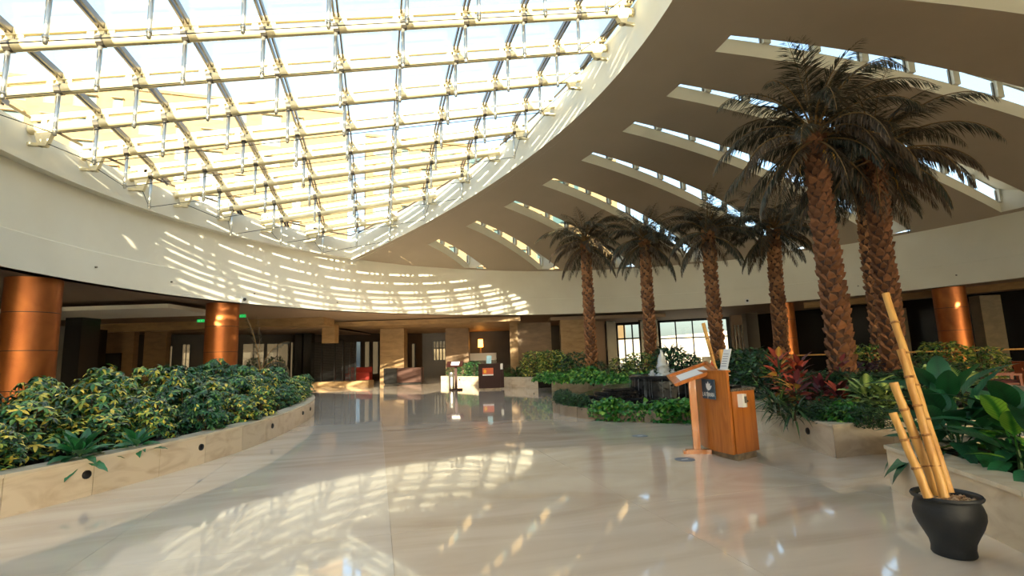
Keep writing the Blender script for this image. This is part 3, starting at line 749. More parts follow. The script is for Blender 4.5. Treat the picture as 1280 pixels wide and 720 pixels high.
def palm(label, base, top, r0, r1, sc, seed, single, ns=230, lowz=.3):
    r = random.Random(seed); base, top = Vector(base), Vector(top)
    t = thing('palm_tree', label, 'palm', base, 0, None); d = top - base
    pts = [d * k / 6 + Vector((0,0,0)) + (d.cross(Vector((0,0,1))).normalized() * .05 * sin(k * 1.1) if k not in (0, 6) else Vector()) for k in range(7)]
    q = MB(); q.tube(pts, [r0 + (r1 - r0) * k / 6 for k in range(7)], 14); smooth_by(q.obj('trunk', M['trunk'], t))
    jb = MB()
    for k in range(ns):
        u = (k + .5) / ns; f = u * 6; i = min(int(f), 5); p = pts[i].lerp(pts[i+1], f - i); rr = (r0 + (r1 - r0) * u) * .93; a = k * 2.39996
        Mx = Matrix.Translation(p) @ Matrix.Rotation(a, 4, 'Z') @ Matrix.Translation((rr, 0, 0)) @ Matrix.Rotation(r.gauss(0, .15), 4, 'X') @ Matrix.Scale(r.uniform(.85, 1.2) * r0 / .2, 4)
        if single: link('leaf_base', stub_me, t, Mx)
        else: jb.add(stub.v[0], stub.f, 0, Mx)
    if not single: jb.obj('leaf_bases', M['stubi'], t, kind='stuff')
    H = d + Vector((0, 0, .05))
    for kind, n in (('up', 7), ('mid', 15), ('low', 12), ('hang', 11)):
        for k in range(n):
            a = 2 * pi * (k + r.random() * .8) / n + len(kind); me = r.choice(FR[kind])
            link('frond', me, t, Matrix.Translation(H + Vector((.05*cos(a), .05*sin(a), {'up': .15, 'mid': .05, 'low': -.05, 'hang': -.15}[kind]))) @
                 Matrix.Rotation(a, 4, 'Z') @ Matrix.Rotation(r.gauss(0, .12), 4, 'Y') @ Matrix.Scale(sc * r.uniform(.82, 1.1), 4))
    if single:
        for k in range(5):
            a = r.uniform(0, 6.28); q = MB(); v, f = leaf_tpl(.3, .09, .9, .3, 5); q.add(v, f)
            o = q.obj('dry_husk', M['yellowdry'], t); o.matrix_local = Matrix.Translation(H + Vector((.3*cos(a), .3*sin(a), -.35 - .3*r.random()))) @ rot(a, -.6)
    return t
def palm_at(label, pxb, d, pxt, pyt, **k):
    top = P(pxt, pyt, d); b = G(pxb, d, .38); palm(label, b, top, **k)
palm_at('palm furthest back, leftmost of the palms, behind the far planter greenery', 739, 22, 732, 305, r0=.2, r1=.16, sc=1.0, seed=1, single=False)
palm_at('palm standing behind the fountain jet, second palm from the left', 813, 20.5, 806, 302, r0=.2, r1=.16, sc=.98, seed=2, single=False)
palm_at('palm rising behind the wooden host desk and its white sheet', 897, 18.5, 885, 292, r0=.2, r1=.17, sc=.98, seed=3, single=False)
palm_at('palm in front of the copper column near the garden window', 976, 18.5, 967, 288, r0=.2, r1=.17, sc=.98, seed=4, single=False)
palm_at('big palm with thick stubbed trunk rising behind the red crotons', 1050, 11.5, 1018, 172, r0=.215, r1=.175, sc=1.2, seed=5, single=True, ns=250)
palm_at('big palm just right of the thickest one, behind the tall bamboo canes', 1113, 12, 1094, 195, r0=.2, r1=.165, sc=1.15, seed=6, single=True, ns=240)
palm_at('palm half hidden directly behind the rightmost big palm trunk', 1100, 14, 1078, 225, r0=.18, r1=.15, sc=1.05, seed=9, single=False)

# ------------------------------------------------------------------ planters
def resample(pts, step):
    out = []
    for a, b in zip(pts[:-1], pts[1:]):
        a, b = Vector(a), Vector(b); n = max(1, round((b - a).length / step))
        out += [a.lerp(b, k / n) for k in range(n)]
    return out + [Vector(pts[-1])]
def smoothpath(pts, n):                          # Catmull-Rom
    P_ = [Vector(p) for p in pts]; P_ = [2*P_[0] - P_[1]] + P_ + [2*P_[-1] - P_[-2]]; out = []
    for i in range(1, len(P_) - 2):
        for k in range(n):
            t = k / n; a, b, c, d = P_[i-1:i+3]
            out.append(.5 * ((2*b) + (c - a)*t + (2*a - 5*b + 4*c - d)*t*t + (3*b - a - 3*c + d)*t**3))
    return out + [P_[-2]]
def offset(path, w):                             # to the left of travel
    out = []
    for i, p in enumerate(path):
        def nrm(a, b): d = (b - a).normalized(); return Vector((-d.y, d.x))
        n1 = nrm(path[i-1], p) if i else None; n2 = nrm(p, path[i+1]) if i < len(path) - 1 else None
        n = ((n1 or n2) + (n2 or n1)); n = n / max(.3, n.length_squared) * 2; out.append(p + n * w)
    return out
def planter(label, path, soil_extra, H=.45, lights=(), coww=.3, clad='clad', cope='cope', step=.95, name='planter', joint=.004):
    """path: open face walked with the bed on its left; soil_extra closes the bed"""
    t = thing(name, label, 'planter', (0,0,0)); path = [Vector(p) for p in path]
    inn, cin, cout = offset(path, .12), offset(path, coww), offset(path, -.015)
    for i in range(len(path) - 1):
        d = (path[i+1] - path[i]).normalized() * joint
        q = MB(); q.prism([path[i] + d, path[i+1] - d, inn[i+1] - d, inn[i] + d], 0, H - .04); q.obj('cladding_panel', M[clad], t)
        q = MB(); q.prism([cout[i] + d*.5, cout[i+1] - d*.5, cin[i+1] - d*.5, cin[i] + d*.5], H - .038, H); q.obj('coping_stone', M[cope], t)
    q = MB(); pp = offset(path, .02); q.prism(pp + list(reversed(offset(path, .14))), 0, H - .045); q.obj('core', M['soil'], t)
    q = MB(); q.prism([*offset(path, .1)] + [Vector(p) for p in soil_extra], .02, H - .07); q.obj('soil', M['soil'], t)
    for (i, f, z) in lights:
        a, b = path[i], path[i+1]; p = a.lerp(b, f); d = (b - a).normalized(); nx = Vector((d.y, -d.x))
        q = MB(); q.lathe([(.045, -.01), (.052, .0), (.05, .018), (.03, .03), (0.002, .032)], 16)
        o = q.obj('step_light', M['black'], t); o.matrix_local = Matrix.Translation((p.x, p.y, z)) @ Vector((nx.x, nx.y, 0)).to_track_quat('Z', 'Y').to_matrix().to_4x4(); smooth_by(o)
    return t
def light_at(path, pxs, lo=.26):
    out = []
    for px in pxs:
        x, y, z = ray(px, 445); r = cw(x, y).xy; best = None
        for i in range(len(path) - 1):
            A, d = path[i], path[i+1] - path[i]; den = d.x * r.y - d.y * r.x
            if abs(den) < 1e-6: continue
            f = (A.y * r.x - A.x * r.y) / den
            if 0 <= f <= 1:
                dist = (A + d*f).length
                if best is None or dist < best[0]: best = (dist, i, f)
        if best: out.append((best[1], best[2], lo))
    return out
# left bed
lp = smoothpath([(-5.6, 4.3), (-4.55, 5.5), (-3.79, 6.72), (-3.42, 7.4), (-2.95, 8.4), (-2.32, 10.24), (-1.98, 12.3), (-1.82, 14.39), (-1.8, 16.0), (-2.0, 18.2), (-2.5, 20.3), (-3.4, 21.8), (-4.6, 22.6)], 6)
lpr = [lp[0]]
for p in lp[1:]:
    if (p - lpr[-1]).length > .85: lpr.append(p)
planter('long curved marble planter holding the left hedge', lpr, [(-6.5, 22.3), (-8.3, 17), (-8.6, 9), (-7.5, 4.3)], lights=light_at(lpr, (120, 257, 343, 380, 389)))
# main right bed
rp = resample([(8.6, 9.75), (7.4, 9.15), (6.93, 8.08), (6.05, 5.72)][1:], .95) + resample([(6.05, 5.72), (8.2, 5.76), (11.3, 6.3), (14.5, 8.2), (16.3, 10.6), (16.6, 14), (15.5, 17), (12.8, 20.5), (10.6, 22.6), (9.0, 22.7), (7.44, 21.28)], .95)[1:]
rp2 = resample([(7.44, 21.28), (8.75, 18.34), (9.9, 15.9), (10.95, 14.6), (11.25, 12.4), (10.4, 10.25), (9.1, 9.4), (7.4, 9.15)], .95)[1:]
planter('big marble planter on the right holding the tall palms', rp + rp2, [], lights=light_at(rp, (1000,)) + [(len(rp) - 1 + 2, .3, .3)])
# far bed behind the dark host desk
fp = resample([(3.89, 32), (5.58, 28), (7.63, 23.83)], 1.0)
planter('low far planter behind the dark host desk', fp, [(10, 25), (8, 30), (5.5, 33)], H=.5, lights=light_at(fp, (574, 666), .3))
# front right bed
p2 = resample([(8.6, 4.5), (5.25, 4.33)], .95) + resample([(5.25, 4.33), (4.81, 3.42), (4.42, 2.66), (3.6, 1.0), (3.0, -.3)], .95)[1:]
planter('marble planter at the right edge behind the black pot', p2, [(6.5, -.3), (8.4, 2)], H=.45)

# ------------------------------------------------------------------ left hedge
def hedge_label(row, y):
    a = ('front row', 'second row', 'third row', 'back row')[row]
    b = ('left of first planter light' if y < 8.2 else 'between first and second planter lights' if y < 10.6 else
         'between second and third planter lights' if y < 14 else 'towards the far end')
    return 'variegated umbrella shrub, %s of left hedge, %s' % (a, b), 'left hedge shrubs, %s, %s' % (a, b)
hr = random.Random(11); k = 0
path = lp
for row, (off, h, stp) in enumerate(((.55, .62, .7), (1.2, .82, .8), (2.0, .98, .95), (2.9, 1.05, 1.1))):
    acc = 9; pf = offset(path, off)
    for a, b in zip(pf[:-1], pf[1:]):
        acc += (b - a).length
        if acc < stp: continue
        acc = 0
        if a.y < 4.2 or a.y > 21.8: continue
        hh = h * hr.uniform(.85, 1.2) * (1.1 if a.y > 15 else 1)
        if off < .6 and 7.2 < a.y < 8.3: continue       # gap where the rosettes grow
        hl, hg = hedge_label(row, a.y)
        shrub('schef' if hr.random() < (.75 if a.y < 13 else .4) else 'schef2', hl, (a.x + hr.gauss(0, .1), a.y + hr.gauss(0, .1), .37), hh, hr.uniform(.85, 1.1) * (.72 if off < .6 else .95), k, hg, 'umbrella_shrub'); k += 1
c = P(98, 560, 7.6)
leafy('rosette_plant', 'low rosette of broad dark green leaves on the left planter edge', (-3.55, 7.62, .38), 'rosette', 30, .36, .13, (-.1, 1.2), .16, .02, .35, 1)
leafy('rosette_plant', 'smaller leafy rosette right of the larger one on the left planter edge', (-3.2, 8.28, .38), 'rosette', 22, .28, .10, (0., 1.2), .14, .02, .35, 2)
leafy('broadleaf_plant', 'single small upright broad leaved sprig in the hedge above the second planter light', (-2.75, 9.9, .38), 'rosette', 6, .22, .09, (.3, 1.2), .25, .04, .3, 3)
# young palm among the hedge
yp = thing('young_palm', 'thin young palm with few upright fronds beside the second copper column', 'palm', G(326, 14.5, .38))
q = MB(); q.tube([(0,0,0), (.02,0,.5), (0,0,1.0)], [.09, .08, .05], 8); q.obj('trunk', M['stub'], yp)
for k in range(14):
    q = MB(); a = k * 2.4; v, f = leaf_tpl(.2, .13, .4, .3, 3); q.add(v, f); o = q.obj('leaf_base', M['stub'], yp); o.matrix_local = Matrix.Translation((.06*cos(a), .06*sin(a), .15 + .06*k)) @ rot(a, 1.2) @ Matrix.Scale(.7, 4)
for (a, sc, me) in ((2.6, 1.1, FR['up'][0]), (2.0, 1.05, FR['up'][0]), (-.3, .75, FR['up'][1]), (.4, .6, FR['mid'][2])):
    q = None; link('frond', me, yp, Matrix.Translation((0,0,.95)) @ Matrix.Rotation(a, 4, 'Z') @ Matrix.Diagonal((.8*sc, .25*sc, sc, 1)))

# ------------------------------------------------------------------ right bed plants
def at(px, py, d): v = P(px, py, d); return v
shrub('strap', 'dark strappy plant spilling over the planter beside the host desk', G(966, 8.75, .38), 1.0, 1.0, 0, None, 'strap_plant', 'plant')
shrub('strap', 'pale striped strap plant at the planter rim under the red croton', G(985, 8.1, .38), .8, .8, 1, None, 'strap_plant', 'plant')
leafy('croton', 'tall croton with yellow and red leaves left of the thick palm', G(972, 9.6, .38), ['croton2', 'croton', 'croton'], 34, .3, .13, (-.2, 1.2), .95, .03, .3, 11, cat='plant')
leafy('croton', 'red leaved croton beside the thick palm trunk', G(997, 9.4, .38), ['croton', 'croton', 'croton3'], 36, .3, .13, (-.2, 1.2), .85, .03, .3, 12)
leafy('croton', 'croton with yellow hearted low rosette under the taller red ones', G(990, 8.7, .38), ['croton2', 'croton', 'croton3'], 30, .26, .11, (-.1, 1.2), .55, .03, .3, 13)
leafy('croton', 'wine dark croton at the foot of the thick palm', G(1022, 8.6, .38), ['croton3', 'croton3', 'croton3'], 34, .26, .11, (-.2, 1.2), .5, .03, .3, 14)
leafy('croton', 'orange red croton in front of the thick palm trunk', G(1043, 8.3, .38), ['croton', 'croton', 'croton3'], 30, .24, .11, (0, 1.2), .42, .03, .3, 15)
leafy('purple_plant', 'purple black leafy plant clinging before the thick palm trunk', G(1048, 10.6, .38), ['croton3'], 16, .2, .12, (0, 1.1), .8, .03, .3, 16)
leafy('dumb_cane', 'pale centred dumb cane behind the planter corner', G(1078, 7.8, .38), 'dieff', 34, .32, .19, (-.3, 1.1), .45, .06, .35, 21)
leafy('dumb_cane', 'pale centred dumb cane right of the other, behind the bamboo canes', G(1100, 7.6, .38), 'dieff', 30, .30, .18, (-.3, 1.1), .4, .06, .35, 22)
leafy('dumb_cane', 'pale centred dumb cane behind the tall bamboo cane and broad leaves', G(1165, 8.6, .38), 'dieff', 28, .34, .2, (-.3, 1.1), .5, .06, .35, 23)
leafy('dumb_cane', 'pale centred dumb cane nearer the seating, behind the broad leaves', G(1195, 9.2, .38), 'dieff', 28, .34, .2, (-.3, 1.1), .45, .06, .35, 24)
ORD = ('first', 'second', 'third', 'fourth', 'fifth', 'sixth', 'seventh', 'eighth', 'ninth', 'tenth', 'eleventh', 'twelfth')
gl = 'small dark bush filling the front of the right planter'; gg = 'low dark bushes along the right planter front'
for i, (px, d, h) in enumerate(((1008, 8.0, .3), (1022, 7.6, .3), (1030, 8.2, .34), (1040, 7.9, .32), (1050, 7.4, .27), (1066, 7.6, .3), (1075, 7.1, .27), (1090, 7.1, .27))):
    shrub('ficus', 'low dark bush along the right planter front, %s from the left' % ORD[i], G(px, d, .38), h, h * 1.3, int(px), gg, 'bush')
shrub('lime', 'bright green low bush between the wine croton and planter corner', G(1046, 7.55, .40), .75, .55, 2, None, 'bush', 'plant')
shrub('fern', 'feathery bright green plant left of the thick palm', G(1012, 12.2, .38), 1.25, 1.1, 0, None, 'feathery_plant', 'plant')
shrub('fern', 'feathery green tuft behind the croton, before the second column', G(992, 13.2, .38), 1.0, .9, 1, None, 'feathery_plant', 'plant')
shrub('ficus', 'broad dark bush right of the white sheet on the host desk', G(935, 12.5, .38), 1.15, 1.3, 1, None, 'bush', 'shrub')
shrub('ficus', 'dark bush between the host desk and the tall croton', G(955, 11.2, .38), .95, 1.1, 2, None, 'bush', 'shrub')
shrub('ficus', 'dark bush close behind the host desk', G(918, 14, .38), 1.0, 1.2, 0, None, 'bush', 'shrub')
shrub('purple', 'purple leaved shrub between the two big palms', G(1082, 12.2, .38), .75, .9, 0, None, 'purple_shrub', 'shrub')
shrub('gold', 'gold flecked shrub between the two big palm trunks', G(1085, 14, .38), 1.15, 1.1, 0, None, 'gold_shrub', 'shrub')
shrub('strap', 'thin leaved plant between the two big palms', G(1066, 11.6, .38), 1.0, .9, 2, None, 'strap_plant', 'plant')
shrub('gold', 'gold edged shrub in front of the right copper column', G(1178, 15.2, .38), 1.15, 1.3, 1, None, 'gold_shrub', 'shrub')
shrub('gold', 'gold edged shrub behind the nearest wooden chair', G(1228, 17.3, .2), 1.15, 1.2, 2, None, 'gold_shrub', 'shrub')
shrub('ficus', 'dark bush left of the wooden chairs', G(1150, 14.5, .38), .8, 1.3, 2, None, 'bush', 'shrub')
for (px, d, i) in ((1130, 12.8, 0), (1172, 12.9, 1), (1198, 13.2, 2), (1140, 10.3, 0), (1125, 9.2, 1), (1060, 10.2, 2), (1020, 10.5, 0), (1000, 11.2, 1), (975, 12.6, 0), (1080, 9.3, 2), (1100, 9.8, 1)):
    shrub('ficus', 'dark filler bush among the palms of the right planter', G(px, d, .38), .62, 1.0, i, 'dark filler bushes among the palms', 'bush', 'shrub')
# beds further back
far = (('lime', 682, 22.2), ('lime', 692, 21.6), ('lime', 700, 20.4), ('lime', 714, 20.2), ('lime', 728, 19.8), ('lime', 742, 19.4), ('lime', 756, 18.9), ('lime', 770, 18.4), ('lime', 784, 17.8), ('lime', 798, 17.2), ('lime', 812, 16.7))
for i, (kd, px, d) in enumerate(far):
    shrub(kd, 'bright green leafy clump, %s from the left along the bed edge behind the fountain' % ORD[i], G(px, d, .40), 1.15, 1.0, i, 'ground cover edging the bed behind the fountain', 'ground_cover', 'plant')
for (kd, px, d, h, lab) in (('gold', 668, 26.5, 1.35, 'gold flecked shrub in far planter right of the dark desk'), ('gold', 690, 25, 1.35, 'gold flecked shrub left of the furthest palm'),
        ('ficus', 720, 22.6, 1.2, 'dark shrub just left of the furthest palm trunk'), ('lime', 730, 21, 1.6, 'bright bush at the foot of the furthest palm'), ('gold', 775, 21, .9, 'pale gold shrub between the two furthest palms'),
        ('purple', 790, 20.5, .8, 'purple shrub left of the fountain jet'), ('gold', 800, 19.2, 1.1, 'gold flecked bush left of the palm behind the jet'), ('ficus', 838, 18, 1.25, 'round dark bush right of the fountain jet'),
        ('ficus', 856, 17, 1.0, 'dark bush above the menu stand'), ('fern', 632, 29, 1.4, 'feathery plant right of the dark desk, behind it'), ('fern', 655, 28, 1.0, 'low fern in the far planter'),
        ('ficus', 580, 31.5, .85, 'dark bush behind the far menu stand'), ('ficus', 592, 31, .9, 'dark bush left of the dark host desk'), ('ficus', 566, 32, .8, 'dark bush at the left end of the far planter'),
        ('strap', 645, 27.5, 1.3, 'strappy light leaved plant in the far planter'), ('ficus', 680, 27, 1.0, 'dark bush in the middle of the far planter'), ('ficus', 745, 22, .8, 'dark bush right of the furthest palm trunk'),
        ('schef', 705, 24.5, 1.1, 'variegated shrub before the tan pier')):
    shrub(kd, lab, G(px, d, .42), h, h * 1.05, int(px), None, 'bush', 'shrub')
dr = shrub('strap', 'spiky dark plant silhouetted against the garden window', G(838, 24, 1.0), 1.9, 1.5, 1, None, 'spiky_plant', 'plant')
q = MB(); q.tube([(0,0,-.52), (0,0,.1)], .05, 6); q.obj('cane', M['stem'], dr)

# ------------------------------------------------------------------ front right broad leaved plants
for i, (x, y, n, mt, h, lab, Ln) in enumerate((
        (5.6, 3.85, 20, ['bigleaf'], .30, 'broad dark leaved plant nearest the bamboo canes', .46),
        (5.95, 4.15, 18, ['bigleaf'], .5, 'tall broad leaved plant with upright leaves behind the canes', .52),
        (5.32, 3.2, 18, ['bigleaf', 'bigleaf2', 'bigleaf2'], .26, 'broad leaved plant with lime green leaves above the pot', .40),
        (5.12, 2.95, 18, ['bigleaf2', 'bigleaf'], .22, 'broad leaved plant at the right edge of the frame', .36),
        (5.95, 3.35, 20, ['bigleaf'], .30, 'broad leaved plant behind the lime leaved one', .5),
        (6.5, 3.8, 16, ['bigleaf'], .24, 'broad leaved plant far right below the wooden chairs', .52),
        (5.62, 3.3, 18, ['bigleaf'], .34, 'broad leaved plant behind the one at the right edge', .46),
        (5.42, 3.72, 18, ['bigleaf'], .2, 'low broad leaved plant at the planter rim right of the canes', .38))):
    leafy('broadleaf_plant', lab, (x, y, .38), mt, n, Ln, Ln * .38, (-.25, 1.25), h, .16, .55, 40 + i, sc=(.75, 1.15), spread=.07, wave=.15, pw=.7)

# ------------------------------------------------------------------ fountain
fx, fy = 7.75, 12.6
ft = thing('fountain', 'black tiered round fountain with a foaming jet inside a planted stone ring', 'fountain', (fx, fy, 0))
n = 22
for k in range(n):
    a0, a1 = 2*pi*k/n + .004, 2*pi*(k+1)/n - .004; q = MB()
    pts = [(3.15*cos(a), 3.15*sin(a)) for a in np.linspace(a0, a1, 5)] + [(3.03*cos(a), 3.03*sin(a)) for a in np.linspace(a1, a0, 5)]
    q.prism(pts, 0, .25); q.obj('ring_stone', M['ringstone'], ft)
q = MB(); q.lathe([(3.1, .0), (3.1, .14), (0.01, .14)], 48); q.obj('soil', M['soil'], ft)
q = MB(); q.lathe([(1.75, .1), (1.8, .34), (1.8, .40), (1.7, .40), (1.66, .36), (.0, .36)], 64); smooth_by(q.obj('lower_basin', M['slate'], ft))
q = MB(); q.lathe([(1.66, .375), (.01, .376)], 48, cap=False); q.obj('water_surface', M['pool'], ft)
q = MB(); q.lathe([(.93, .36), (.93, .76), (.98, .80), (1.0, .88), (.95, .90), (.9, .87), (0, .87)], 64); smooth_by(q.obj('upper_basin', M['slate'], ft))
q = MB(); q.lathe([(.9, .885), (.01, .886)], 48, cap=False); q.obj('water_surface', M['pool'], ft)
for i, (r0, r1, z, a0, a1) in enumerate(((1.0, 2.75, .28, 120, 222), (1.0, 2.5, .36, 118, 215), (1.0, 2.25, .44, 112, 205), (1.0, 2.0, .52, 105, 196), (1.0, 1.75, .60, 98, 186))):
    aa = [R(a0 + (a1 - a0) * k / 14) for k in range(15)]; q = MB()
    q.prism([(r1*cos(a), r1*sin(a)) for a in aa] + [(r0*cos(a), r0*sin(a)) for a in reversed(aa)], z - .065, z); q.obj('slate_step', M['slate'], ft)
def jet(x, y, h, r):
    q = MB(); rr = random.Random(int(h*100)); prof = []; n_ = 18; m_ = 14; vs = []; fs = []
    for i in range(n_):
        t = i / (n_ - 1); rad = r * (1 - t) ** .75 + .012
        for k in range(m_):
            w = 2*pi*k/m_; j = rad * rr.uniform(.55, 1.35); vs.append((x + j*cos(w), y + j*sin(w), .86 + h*t + rr.uniform(-.015, .015)))
    for i in range(n_ - 1):
        for k in range(m_): fs.append((i*m_+k, i*m_+(k+1) % m_, (i+1)*m_+(k+1) % m_, (i+1)*m_+k))
    q.add(vs, fs)
    for i in range(60):
        t = rr.random(); a = rr.uniform(0, 6.28); d = r * (1 - t) * rr.uniform(.7, 1.5) + .03; s = rr.uniform(.006, .016); c = (x + d*cos(a), y + d*sin(a), .88 + h*t)
        q.add([(c[0]-s, c[1], c[2]), (c[0]+s, c[1], c[2]), (c[0], c[1]-s, c[2]), (c[0], c[1]+s, c[2]), (c[0], c[1], c[2]-s*1.6), (c[0], c[1], c[2]+s*1.6)],
              [(0,2,5),(2,1,5),(1,3,5),(3,0,5),(2,0,4),(1,2,4),(3,1,4),(0,3,4)])
    q.obj('water_jet', M['water'], ft, True)
jet(-.06, 0, .72, .17); jx = Vector((cos(YAW), -sin(YAW)))
jet(-.3*jx.x - .05, -.3*jx.y, .15, .07); jet(.27*jx.x - .05, .27*jx.y, .17, .07)
q = MB(); rr = random.Random(5)                  # thin falls over the upper rim
for k in range(26):
    a = rr.uniform(pi*.9, pi*1.75); z = rr.uniform(.45, .7); q.tube([(.985*cos(a), .985*sin(a), .84), (.99*cos(a), .99*sin(a), z), (.985*cos(a), .985*sin(a), .37)], [.002, .003, .006], 4)
q.obj('water_falls', M['falls'], ft, kind='stuff')
for vn, (a, s, i) in enumerate(((207, .6, 0), (214, 1.15, 1), (218.5, .85, 2), (226, .75, 0), (236.5, 1.0, 1), (241.5, 1.15, 2), (247, 1.0, 1), (262, 1.0, 0))):
    x, y = fx + 3.1*cos(R(a)), fy + 3.1*sin(R(a))
    shrub('trail', 'trailing vine spilling over the fountain ring stones, %s from the left' % ORD[vn], (x, y, .20), s, s, i, 'vines trailing over the fountain ring', 'trailing_vine', 'plant', rz_=R(a) - pi/2)
M['trail'] = M['lime']
for vn, (a, i) in enumerate(((148, 0), (158, 1), (167, 2), (175, 0), (183, 1), (191, 2), (199, 0))):
    x, y = fx + 2.88*cos(R(a)), fy + 2.88*sin(R(a))
    shrub('ficus', 'short dark bush on the left rim of the fountain ring, %s counted from the back' % ORD[vn], (x, y, .13), .40 if a < 195 else .3, .5, i, 'dark bushes round the fountain rim', 'bush', 'plant')

# ------------------------------------------------------------------ host desk at right of centre
F, Rt, Lb = Vector((4.74, 6.1)), Vector((5.29, 6.27)), Vector((4.98, 7.2))
dk = thing('host_desk', 'honey wood host desk with curved front and a dark sign on it', 'desk', (F.x, F.y, 0), 0)
ax = (Rt - F).normalized(); ay = (Lb - F).normalized(); wl = (Rt - F).length; ln = (Lb - F).length; nb = Vector((-ay.y, ay.x))
def curve_front(off, bulge, n=12): return [ay * ln * k / n + nb * (off + bulge * 4 * (k/n) * (1 - k/n)) for k in range(n + 1)]
q = MB(); fr_ = curve_front(-.04, .1); q.prism(fr_ + [ay*ln + ax*(wl-.08), ax*(wl-.08)], 0, .085); q.obj('plinth', M['plinth'], dk)
q = MB(); fr_ = curve_front(.02, .12); bk = [p + ax*.05 for p in reversed(fr_)]; q.prism(fr_ + bk, .085, 1.2); smooth_by(q.obj('front_panel', M['wood'], dk), 30)
q = MB(); fr_ = curve_front(.0, .12); q.prism([p + ax*.05 for p in fr_] + [ay*ln + ax*wl, ax*wl], .085, .93); q.obj('cabinet', M['wood'], dk)
q = MB(); q.prism([p + ax*.04 for p in curve_front(0, .12)] + [ay*(ln+.01) + ax*(wl+.03), ax*(wl+.03) - ay*.02], .93, .965); q.obj('counter', M['granite'], dk)
q = MB(); fr_ = curve_front(.03, .12); q.prism(fr_ + [p + ax*.11 for p in reversed(fr_)], 1.2, 1.225); q.obj('ledge', M['wood'], dk)
# sign plate on the curved front
def on_front(u, z, o=.0):
    f = u; p = ay * ln * f + nb * (.02 + .12 * 4 * f * (1 - f) + o); return Vector((p.x, p.y, z))
t0 = (on_front(.46, 0) - on_front(.16, 0)); cen = (on_front(.46, 0) + on_front(.16, 0)) / 2; tl = t0.length; tx = t0.normalized()
# reading direction runs from far end to the near corner as seen from the hall
rx = -tx; nz_ = Vector((tx.y, -tx.x, 0)); nz_ = nz_ if nz_.dot(Vector((nb.x, nb.y, 0))) > 0 else -nz_
sm_ = Matrix((( rx.x, 0, nz_.x, F.x + cen.x + nz_.x*.028), (rx.y, 0, nz_.y, F.y + cen.y + nz_.y*.028), (0, 1, 0, .955), (0, 0, 0, 1)))
sg = thing('desk_sign', 'square navy sign with white flower and lettering on the wooden desk', 'sign'); sg.matrix_world = sm_
q = MB(); q.box(-.155, .155, -.14, .14, -.01, .008); q.obj('plate', M['navy'], sg)
def text(body, size, mm, mt, parent, name='lettering'):
    cu = bpy.data.curves.new('t', 'FONT'); cu.body = body; cu.size = size; cu.align_x = 'CENTER'; cu.extrude = .001
    tmp = bpy.data.objects.new('t', cu); COL.objects.link(tmp); dg = bpy.context.evaluated_depsgraph_get()
    me = bpy.data.meshes.new_from_object(tmp.evaluated_get(dg)); bpy.data.objects.remove(tmp); me.materials.clear(); me.materials.append(mt)
    return link(name, me, parent, mm)
text('LAYTANIA', .067, Matrix.Translation((0, -.105, .0095)) @ Matrix.Diagonal((.95, 1.25, 1, 1)), M['white'], sg)
q = MB(); q.add([(-.015, -.05, .0095), (.004, -.05, .0095), (-.018, -.135, .0095), (-.026, -.135, .0095)], [(0,3,2,1)]); q.obj('swash', M['white'], sg)
q = MB()
for (a, l_, w_) in ((60, .12, .05), (85, .13, .05), (35, .12, .045), (110, .11, .045)):
    v, f = leaf_tpl(l_, w_, 0, 0, 5, pow_=.9); q.add(v, f, 0, Matrix.Translation((.0, -.015, .0095 + a*1e-5)) @ Matrix.Rotation(R(a), 4, 'Z'))
q.tube([(-.015, -.05, .01), (.002, -.01, .01)], .002, 4); q.obj('flower_emblem', M['white'], sg)
# dispenser on the desk's side
pd = F + ax * wl * .4; nd = Vector((ax.y, -ax.x)); nd = nd if nd.dot(ay) < 0 else -nd
ds = thing('soap_dispenser', 'white wall dispenser fixed to the side of the wooden desk', 'dispenser'); ds.matrix_world = Matrix(((ax.x, -nd.x, 0, pd.x), (ax.y, -nd.y, 0, pd.y), (0, 0, 1, .80), (0,0,0,1)))
q = MB(); q.prism([(-.06, 0), (-.05, -.07), (0, -.085), (.05, -.07), (.06, 0)], -.09, .09); q.obj('body', M['white'], ds)
q = MB(); q.box(-.02, .02, -.095, -.08, -.03, .06); q.obj('button', M['frame'], ds)
q = MB(); q.lathe([(.014, 0), (.014, .01)], 10); o = q.obj('keyhole', M['black'], dk); kp = ax*wl*.68 + nd*.002; o.matrix_local = Matrix.Translation((kp.x, kp.y, .78)) @ Vector((nd.x, nd.y, 0)).to_track_quat('Z', 'Y').to_matrix().to_4x4()
# white sheet and small bottle on the desk
sh = thing('acrylic_sheet', 'leaning white printed sheet standing on the wooden desk', 'sign', (F.x + ay.x*.28 + ax.x*.09, F.y + ay.y*.28 + ax.y*.09, 1.226), atan2(rx.y, rx.x))
q = MB(); q.add([(-.09,.02,0), (.09,.02,0), (.13,.09,.3), (-.05,.09,.3), (-.09,.026,0), (.09,.026,0), (.13,.096,.3), (-.05,.096,.3)], [(0,1,2,3),(7,6,5,4),(0,4,5,1),(1,5,6,2),(2,6,7,3),(3,7,4,0)]); q.obj('sheet', M['paper'], sh)
q = MB()
for k in range(6):
    z = .05 + .035*k; yy = .02 + .07*z/.3 - .001; xx = .04*z/.3; q.add([(-.07+xx, yy, z), (.05+xx, yy, z), (.05+xx, yy+.0015, z+.008), (-.07+xx, yy+.0015, z+.008)], [(0,1,2,3)])
q.obj('print', M['decal'], sh)
q = MB(); q.box(-.1, .1, -.02, .05, 0, .006); q.obj('foot', M['paper'], sh)
bp = F + ay*.62 + ax*.1; q = MB(); q.lathe([(.03, 0), (.032, .07), (.015, .09), (.013, .12), (0, .12)], 12, c=(bp.x, bp.y, 1.226)); tag(q.obj('pump_bottle', M['orange']), 'small amber bottle on the far end of the wooden desk', 'bottle')
